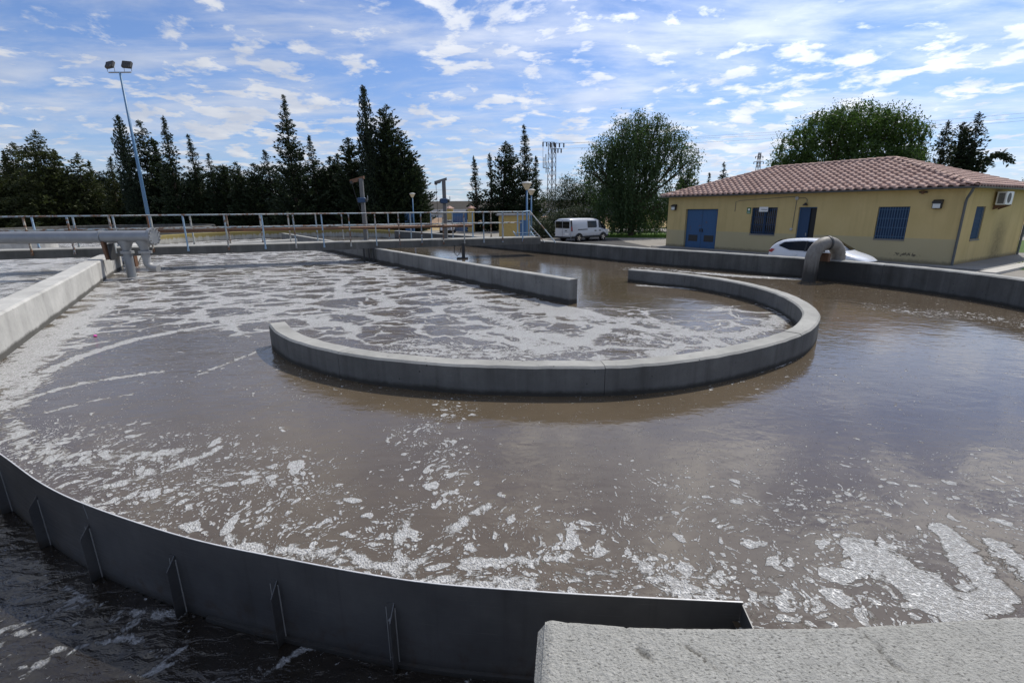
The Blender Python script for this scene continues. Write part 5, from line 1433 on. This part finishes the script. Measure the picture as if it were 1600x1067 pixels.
def conifer_points(h, r, kind, rng, x0=0., y0=0., zb=0.):
    cfg = dict(spruce=(40, .10, .95), cedar=(30, .18, .7), leyland=(34, .5, .65), cypress=(75, 2.2, .5))[kind]
    r = r * (1.28 if kind != 'cypress' else 1.15)
    nb = int(h * cfg[0] * (1.0 if r > 1.2 else .75)); t = np.sort(rng.random(nb) ** 1.2) * .985 + .01
    if kind == 'spruce':
        Rr = r * (1 - t) ** 1.05 + .03; whorl = .90 + .16 * np.sin(t * h * 3.4 + rng.random() * 6); Rr *= whorl
    elif kind == 'cedar': Rr = r * (1 - t) ** .80 * (.92 + .16 * np.sin(t * h * 2.2 + rng.random() * 6)) + .03
    elif kind == 'leyland': Rr = r * (1 - t ** 2.0) ** .8 + .05
    else: Rr = r * np.minimum(1, ((1 - t) / .45)) ** .75 * (.7 + .3 * np.minimum(1, t / .12)) + .04
    amp = .55 if kind == 'cypress' else 1.0
    Rr = Rr * (1 + amp * (rng.uniform(-.38, .16, nb))); big = rng.random(nb) < (.10 if kind in ('cedar', 'spruce') else .05); Rr = np.where(big, Rr * 1.25, Rr)
    az = rng.random(nb) * 2 * math.pi; PP = []; DD = []; LL = []
    for i in range(nb):
        R_ = Rr[i]; k = max(3, int(R_ / .17)); s = np.linspace(.12, 1, k)
        ca, sa = math.cos(az[i]), math.sin(az[i]); el = cfg[1] + rng.normal(0, .12)
        if kind == 'spruce': dz = R_ * (el * s - .55 * s * (1 - s) * .9 - .10 * s + .16 * s ** 3)
        elif kind == 'cedar': dz = R_ * (el * s + .20 * np.sin(s * 2.6) - .12 * s ** 3)
        else: dz = R_ * el * s
        bx = x0 + ca * R_ * s; by = y0 + sa * R_ * s; bz = zb + t[i] * h + dz
        m = 4 if kind != 'cypress' else 5
        B = np.stack([bx, by, bz], 1).repeat(m, 0); n = len(B); tip = np.repeat(s > .8, m)
        out = np.array([ca, sa, .15 + (1.2 if kind == 'cypress' else .3 if kind == 'leyland' else 0)]); tan = np.array([-sa, ca, 0])
        D = out[None] * rng.uniform(.3, 1, (n, 1)) + tan[None] * rng.normal(0, .75, (n, 1)) + np.array([0, 0, 1.]) * rng.normal(.12 if kind != 'cypress' else .9, .38, (n, 1))
        D[tip] += out * .9
        PP.append(B + rng.normal(0, .06, (n, 3))); DD.append(D); LL.append(rng.uniform(.16, .38, n) * (1.0 if kind != 'cypress' else .8) * np.where(tip, 1.15, 1.0) * (.45 + .55 * min(1., R_ / .9)))
    # leader
    n = 26; B = np.c_[np.full(n, x0), np.full(n, y0), zb + h * np.linspace(.93, 1.0, n)]; D = rng.normal(0, .4, (n, 3)) + [0, 0, 1.1]
    PP.append(B); DD.append(D); LL.append(rng.uniform(.10, .24, n))
    return np.concatenate(PP), np.concatenate(DD), np.concatenate(LL)


CONIFERS = [
    (-59.9, 60.0, 7.8, 2.74, 'cedar', 'dark conifer cut by the left frame edge beside the triple topped cedar'),
    (-60.0, 63.0, 10.8, 3.36, 'cedar', 'broad dark conifer with ragged side leader, second from the left edge'),
    (-55.4, 61.0, 11.8, 3.87, 'cedar', 'triple topped broad cedar, bushiest of the far left trees'),
    (-52.0, 62.0, 9.5, 2.52, 'cedar', 'dark conifer with bent tip right of the broad cedar'),
    (-48.2, 62.0, 9.0, 1.73, 'spruce', 'small pointed conifer just left of the narrow dark cypress column'),
    (-45.3, 61.0, 13.2, 0.77, 'cypress', 'narrow dark cypress column just left of the blue floodlight mast'),
    (-44.0, 63.0, 13.2, 2.88, 'cedar', 'wide conifer directly behind the blue floodlight mast'),
    (-40.1, 61.0, 13.3, 1.94, 'spruce', 'tall spire conifer with layered boughs right of the blue mast'),
    (-37.9, 62.0, 11.4, 1.81, 'spruce', 'pointed conifer, second spire right of the blue mast'),
    (-36.1, 62.0, 9.3, 1.58, 'spruce', 'short pointed conifer, third spire right of the blue mast'),
    (-35.0, 63.0, 8.1, 1.44, 'leyland', 'round topped conifer left of the level low trees'),
    (-32.5, 62.0, 8.3, 1.34, 'leyland', 'flat topped low conifer in the dip of the tree row'),
    (-30.9, 62.0, 8.1, 1.26, 'leyland', 'twin of the flat topped low conifer, nearer the tall spruce'),
    (-29.4, 63.0, 9.7, 1.92, 'cedar', 'ragged dark conifer leaning against the left of the tall spruce'),
    (-25.4, 60.0, 15.2, 2.82, 'spruce', 'tallest layered spruce with crooked tip left of centre'),
    (-23.3, 61.0, 11.1, 1.86, 'spruce', 'pointed conifer with pale tip right of the tall layered spruce'),
    (-21.9, 62.0, 8.8, 1.58, 'leyland', 'low bushy conifer, lowest between the two tall trees'),
    (-21.1, 63.0, 9.2, 1.44, 'leyland', 'slim conifer left of the dense dark conifer by the tall cypress'),
    (-18.7, 61.0, 10.7, 1.78, 'leyland', 'dense dark conifer just left of the tall thin cypress'),
    (-16.4, 60.0, 15.9, 0.84, 'cypress', 'tall thin cypress column with needle tip left of centre'),
    (-14.7, 61.5, 14.3, 2.45, 'leyland', 'broad tall conifer on the right flank of the thin cypress'),
    (-13.2, 62.0, 11.6, 2.36, 'leyland', 'sloping shoulder conifer ending the left tree row'),
    (-11.9, 61.0, 7.7, 1.32, 'leyland', 'lowest end conifer beside the open sky gap'),
    (-4.2, 62.0, 8.7, 1.10, 'spruce', 'leftmost small spire of the conifer clump beside the right davit crane'),
    (-2.4, 63.0, 9.1, 1.12, 'spruce', 'second small spire of the conifer clump right of the davit crane'),
    (-0.9, 62.0, 10.3, 1.18, 'leyland', 'ragged conifer in the middle of the clump right of the davit crane'),
    (0.3, 63.0, 10.1, 1.20, 'leyland', 'dark conifer left of the tallest spire in the right clump'),
    (1.8, 61.0, 12.0, 1.86, 'spruce', 'tallest spire of the conifer clump left of the lattice towers'),
    (3.1, 62.0, 8.6, 1.18, 'spruce', 'small conifer right of the tallest spire, by the lattice towers'),
    (24.2, 70.0, 7.6, 1.51, 'leyland', 'small dark conifer between the willow and the tiled roof'),
    (33.1, 85.0, 8.1, 0.97, 'spruce', 'small far conifer rising above the left roof hip'),
    (33.3, 80.0, 9.4, 1.12, 'cedar', 'leaning far conifer above the left roof hip, taller of two'),
    (41.1, 52.0, 8.8, 1.19, 'cedar', 'small dark conifer between the big leafy tree and tall right cedars'),
    (41.7, 50.0, 10.3, 1.65, 'cedar', 'left of the two tall cedars behind the right roof end'),
    (44.3, 51.0, 10.3, 1.68, 'leyland', 'dense conifer between the two tall cedars behind the roof'),
    (44.7, 50.0, 11.0, 1.91, 'cedar', 'tallest cedar with drooping side bough behind the right roof end'),
]
for ci, (x, y, h, r, kind, lab) in enumerate(CONIFERS):
    rng = np.random.default_rng(100 + ci)
    grp = 'conifers in the dark row behind the tanks' if x < -11 else ('conifer clump left of the lattice towers' if x < 5 else 'conifers behind the yellow building')
    t = thing('conifer_tree', lab, 'tree', (x, y, GZ), 0, grp)
    parts = [conifer_points(h, r, kind, rng)]
    if kind == 'cedar' and r > 2:
        for k in range(2 if r < 3.5 else 3):
            a = rng.random() * 6.28; parts.append(conifer_points(h * rng.uniform(.76, .94), r * .62, 'spruce', rng, r * .55 * math.cos(a), r * .3 * math.sin(a)))
    if kind == 'leyland' and r > 1.3:
        for k in range(2):
            a = rng.random() * 6.28; parts.append(conifer_points(h * rng.uniform(.7, .92), r * .6, 'leyland', rng, r * .5 * math.cos(a), r * .3 * math.sin(a)))
    P = np.concatenate([p[0] for p in parts]); D = np.concatenate([p[1] for p in parts]); L = np.concatenate([p[2] for p in parts])
    if 'drooping' in lab:
        s = np.linspace(0, 1, 70).repeat(9); B = np.c_[s * 3.3, -s * .6, 5.2 + 2.3 * np.sin(s * 2.3) - .3 * s]; B += rng.normal(0, .13, B.shape)
        P = np.r_[P, B]; D = np.r_[D, rng.normal(0, .5, B.shape) + [.2, 0, -.5]]; L = np.r_[L, rng.uniform(.2, .45, len(B))]
    D /= np.linalg.norm(D, axis=1)[:, None]
    # crooked leaders
    bend = rng.normal(0, .30) * (1 if kind != 'cypress' else .6); P[:, 0] += bend * (np.clip(P[:, 2] / h, 0, 1.1) ** 5)
    V, Q = kites(P, D, L, L * rng.uniform(.34, .56, len(L)), rng)
    fm = FOL_CON2 if kind == 'cypress' else (FOL_CON3 if x < -48 else FOL_CON)
    fast_mesh('crown', V, Q, fm, t)
    MB().tube([(0, 0, 0), (0, 0, h * .5), (bend * .8, 0, h * .95)], [.13 + h * .006, .08 + h * .002, .015], 7).build('trunk', BARK, t, local=True)


for k_ in range(22):
    rng = np.random.default_rng(700 + k_); x = -64 + k_ * 2.45 + rng.uniform(-.5, .5); y = 66 + rng.uniform(-.6, .9); h = rng.uniform(6.4, 8.4); r = rng.uniform(1.7, 2.1)
    t = thing('conifer_tree', 'low dark conifer of the second row, hidden behind the front conifers', 'tree', (x, y, GZ), 0, 'second row of dark conifers')
    P, D, L = conifer_points(h, r, 'leyland', rng); D /= np.linalg.norm(D, axis=1)[:, None]
    V, Q = kites(P, D, L * 1.15, L * rng.uniform(.28, .46, len(L)), rng); fast_mesh('crown', V, Q, FOL_CON2, t)
    MB().tube([(0, 0, 0), (0, 0, h * .6)], [.15, .05], 6).build('trunk', BARK, t, local=True)


def leafy(name, label, loc, lobes, fol, nclump, per, leaf, hang, seed, trunk, cat='tree', group=None, sig=.30, shell=.45):
    rng = np.random.default_rng(seed); t = thing(name, label, cat, loc, 0, group)
    w = np.array([l[3] ** 2.3 for l in lobes]); w /= w.sum(); idx = rng.choice(len(lobes), nclump, p=w)
    C = np.array([l[:3] for l in lobes])[idx]; rad = np.array([l[3] for l in lobes])[idx]
    dv = rng.normal(size=(nclump, 3)); dv /= np.linalg.norm(dv, axis=1)[:, None]; dv[:, 2] *= .85
    P0 = C + dv * (rad * (shell + (1.04 - shell) * rng.random(nclump) ** .6))[:, None]
    P0 = P0[P0[:, 2] > .15]; n0 = len(P0)
    cs = sig * rng.uniform(.6, 1.5, n0)
    P = P0.repeat(per, 0) + rng.normal(size=(n0 * per, 3)) * cs.repeat(per)[:, None] * np.array([1, 1, .75])
    D = rng.normal(0, .75, P.shape); D[:, 2] -= .25
    L = rng.uniform(.7, 1.3, len(P)) * leaf
    if hang > 0:
        ns = int(n0 * .9); k = 18; S = P0[rng.choice(n0, ns)]; s = np.linspace(0, 1, k)
        ln = rng.uniform(.5, 1.6, ns) * hang; o = rng.normal(0, .12, (ns, 2))
        B = S[:, None, :].repeat(k, 1).copy(); B[:, :, 2] -= ln[:, None] * s[None]; B[:, :, 0] += o[:, 0:1] * s[None]; B[:, :, 1] += o[:, 1:2] * s[None]
        B = B.reshape(-1, 3) + rng.normal(0, .05, (ns * k, 3)); keep = B[:, 2] > .3; B = B[keep]
        P = np.r_[P, B]; d2 = rng.normal(0, .4, B.shape); d2[:, 2] -= .8; D = np.r_[D, d2]; L = np.r_[L, rng.uniform(.8, 1.3, len(B)) * leaf * 1.1]
    D /= np.linalg.norm(D, axis=1)[:, None] + 1e-9
    V, Q = kites(P, D, L, L * rng.uniform(.35, .6, len(L)), rng); fast_mesh('crown', V, Q, fol, t)
    if trunk:
        r0, hf = trunk; mb = MB(); mb.tube([(0, 0, 0), (.05, .02, hf * .5), (.02, 0, hf)], [r0 * 1.25, r0, r0 * .8], 10)
        for l in lobes:
            c = np.array(l[:3]); st_ = np.array([.02, 0, hf * .92]); mid = (st_ + c) / 2 + np.array([0, 0, -.15 * l[3]]); mb.tube([st_, mid, c], [r0 * .55, r0 * .36, r0 * .12], 6)
            for k in range(3):
                dd = rng.normal(size=3); dd /= np.linalg.norm(dd); mb.tube([mid, (mid + c) / 2 + dd * l[3] * .3, c + dd * l[3] * .75], [r0 * .28, r0 * .18, r0 * .05], 5)
        mb.build('trunk', BARK, t, local=True)
    return t


leafy('willow_tree', 'large leafy weeping tree on the lawn between the van and the yellow building', (11.3, 47.0, GZ),
      [(-.6, 0, 8.3, 2.2), (1.5, .2, 8.8, 1.8), (-2.4, 0, 7.6, 1.6), (3.4, 0, 8.3, 1.3), (4.7, .3, 7.3, 1.15), (5.3, .2, 6.5, .7), (-3.9, 0, 6.9, 1.0), (-4.4, 0, 6.2, .6), (-.2, 0, 5.8, 2.4), (2.0, -.2, 6.2, 1.5), (-2.0, 0, 5.2, 1.7), (.4, .2, 3.3, 2.1), (-1.7, .2, 2.9, 2.0), (2.6, 0, 4.3, 1.1), (3.2, 0, 2.7, 1.2), (-.4, .6, 1.6, 1.6), (1.6, .6, 1.5, 1.4), (0.2, 0, 10.1, .8), (1.9, 0, 10.2, .7), (-1.4, 0, 9.9, .6)],
      FOL_WIL, 1350, 26, .18, 2.2, 11, (.24, 3.0), shell=.35)
leafy('broadleaf_tree', 'big rounded green tree rising behind the yellow building roof', (32.6, 50.0, GZ),
      [(-4.9, 0, 8.0, 2.1), (-2.2, 0, 9.7, 2.4), (.8, 0, 10.0, 2.5), (3.4, 0, 9.9, 2.2), (5.7, 0, 9.3, 1.6), (-6.0, 0, 6.4, 1.5), (-3.5, 0, 6.0, 2.2), (0, 0, 6.6, 3.0), (3.6, 0, 6.8, 2.5), (6.2, 0, 7.6, 1.2), (5.5, 0, 6.0, 1.6), (-1.2, 0, 4.0, 2.5), (2.4, 0, 4.2, 2.4)],
      FOL_BIG, 1800, 30, .20, .5, 12, (.3, 3.5), shell=.3, sig=.34)
leafy('broadleaf_tree', 'smaller light green tree at the right flank of the big rounded tree', (36.4, 48.0, GZ), [(0, 0, 6.2, 1.7), (.8, 0, 7.1, 1.1), (-.8, 0, 4.8, 1.6), (.7, 0, 4.6, 1.6)], FOL_BIG, 330, 26, .19, .3, 13, (.14, 2.6), shell=.3)
BUSH = [
    (4.0, 47.5, [(0, 0, 1.1, 1.2), (.8, 0, 1.5, 1.0), (-.8, 0, .9, .9)], FOL_OLIVE, 'pale grey green olive bush directly left of the white van'),
    (6.6, 48.5, [(0, 0, 1.8, 1.4), (1.0, 0, 1.5, 1.2), (-1.0, 0, 1.4, 1.1)], FOL_OLIVE, 'taller grey green olive bush behind the white van roof'),
    (2.6, 46.0, [(0, 0, .9, 1.0), (.6, 0, .7, .8)], FOL_OLIVE, 'low olive bush just right of the footbridge steps'),
    (6.0, 56.0, [(0, 0, 2.4, 1.9), (1.4, 0, 3.8, 1.6), (-1.4, 0, 3.4, 1.6), (.2, 0, 5.0, 1.3)], FOL_BUSH, 'dark leafy bush at the foot of the lattice towers'),
    (9.0, 57.0, [(0, 0, 2.4, 2.0), (1.2, 0, 4.0, 1.6), (-1.2, 0, 4.2, 1.6), (0, 0, 5.4, 1.2)], FOL_BUSH, 'tall leafy bush between the lattice towers and the willow'),
    (12.0, 58.0, [(0, 0, 1.8, 2.0), (1.4, 0, 3.2, 1.8), (-1.4, 0, 3.6, 1.8), (0, 0, 4.6, 1.4)], FOL_BUSH, 'dark hedge bush behind the left side of the willow'),
    (15.3, 57.0, [(0, 0, 1.5, 1.9), (1.6, 0, 2.5, 1.7), (-1.6, 0, 2.6, 1.7), (0, 0, 3.4, 1.3)], FOL_BUSH, 'hedge bush right behind the willow trunk'),
    (18.6, 56.0, [(0, 0, 1.5, 1.8), (1.6, 0, 2.2, 1.6), (-1.6, 0, 2.4, 1.6), (.2, 0, 3.2, 1.2)], FOL_BUSH, 'hedge bush at the left end wall of the yellow building'),
    (21.8, 57.0, [(0, 0, 1.5, 1.8), (1.4, 0, 2.0, 1.6), (-1.4, 0, 2.4, 1.6)], FOL_BUSH, 'hedge bush half hidden by the left end of the yellow building'),
    (45.5, 44.0, [(0, 0, 3.6, 1.5), (1.5, 0, 3.3, 1.4), (3.0, 0, 3.0, 1.2)], FOL_PALM, 'pale dry thatch like shrub top behind the far right roof end'),
]
for i, (x, y, lob, fo, lab) in enumerate(BUSH):
    leafy('bush', lab, (x, y, GZ), lob, fo, 130 * len(lob), 22, .15, .0, 40 + i, (.07, .8), 'bush', None, .24, .3)

# lawn blades so that the grass is not flat
def grass(name, pts, n, seed, hgt=.09):
    rng = np.random.default_rng(seed); P = np.array(pts); lo, hi = P.min(0), P.max(0)
    X = rng.uniform(lo[0], hi[0], n * 2); Y = rng.uniform(lo[1], hi[1], n * 2); k = inside(pts, X, Y); X, Y = X[k][:n], Y[k][:n]; m = len(X)
    B = np.c_[X, Y, np.full(m, GZ)]; D = rng.normal(0, .35, (m, 3)); D[:, 2] = 1; D /= np.linalg.norm(D, axis=1)[:, None]
    V, Q = kites(B, D, rng.uniform(.5, 1.3, m) * hgt, np.full(m, .03), rng)
    struct(fast_mesh(name, V, Q, foliage('grass_blades', (.05, .10, .02), (.10, .17, .04), .3)), 'stuff')
grass('grass', [(8.6, 45.2), (16.5, 43.0), (20, 48), (8.6, 50)], 9000, 71, .14)
grass('grass', [(20.3, 20.0), (27, 25), (34, 26), (27, 17)], 12000, 72, .10)
# dark undergrowth at the foot of the conifer row (reads as one mass)
rng = np.random.default_rng(9); n = 30000
B = np.c_[rng.uniform(-66, -11, n), rng.normal(64.5, .9, n), GZ + np.abs(rng.normal(0, 1, n)) * 1.7]
D = rng.normal(size=(n, 3)); D /= np.linalg.norm(D, axis=1)[:, None]; Lq = rng.uniform(.25, .55, n)
V, Q = kites(B, D, Lq, Lq * .5, rng); struct(fast_mesh('undergrowth', V, Q, FOL_CON2), 'stuff')
# small pink scrap floating on the foam by the pale wall
pk = MB().loft([[(-7.55 + r_ * math.cos(a), 8.55 + r_ * math.sin(a) * .8, z) for a in np.linspace(0, 2 * math.pi, 9)[:-1]] for r_, z in ((.012, .0), (.03, .008), (.032, .022), (.018, .034))])
tag(pk.build('plastic_scrap', mat('pink_plastic', (0.75, 0.08, 0.42), .5)), 'tiny bright pink plastic scrap floating on foam near the pale dividing wall', 'litter')
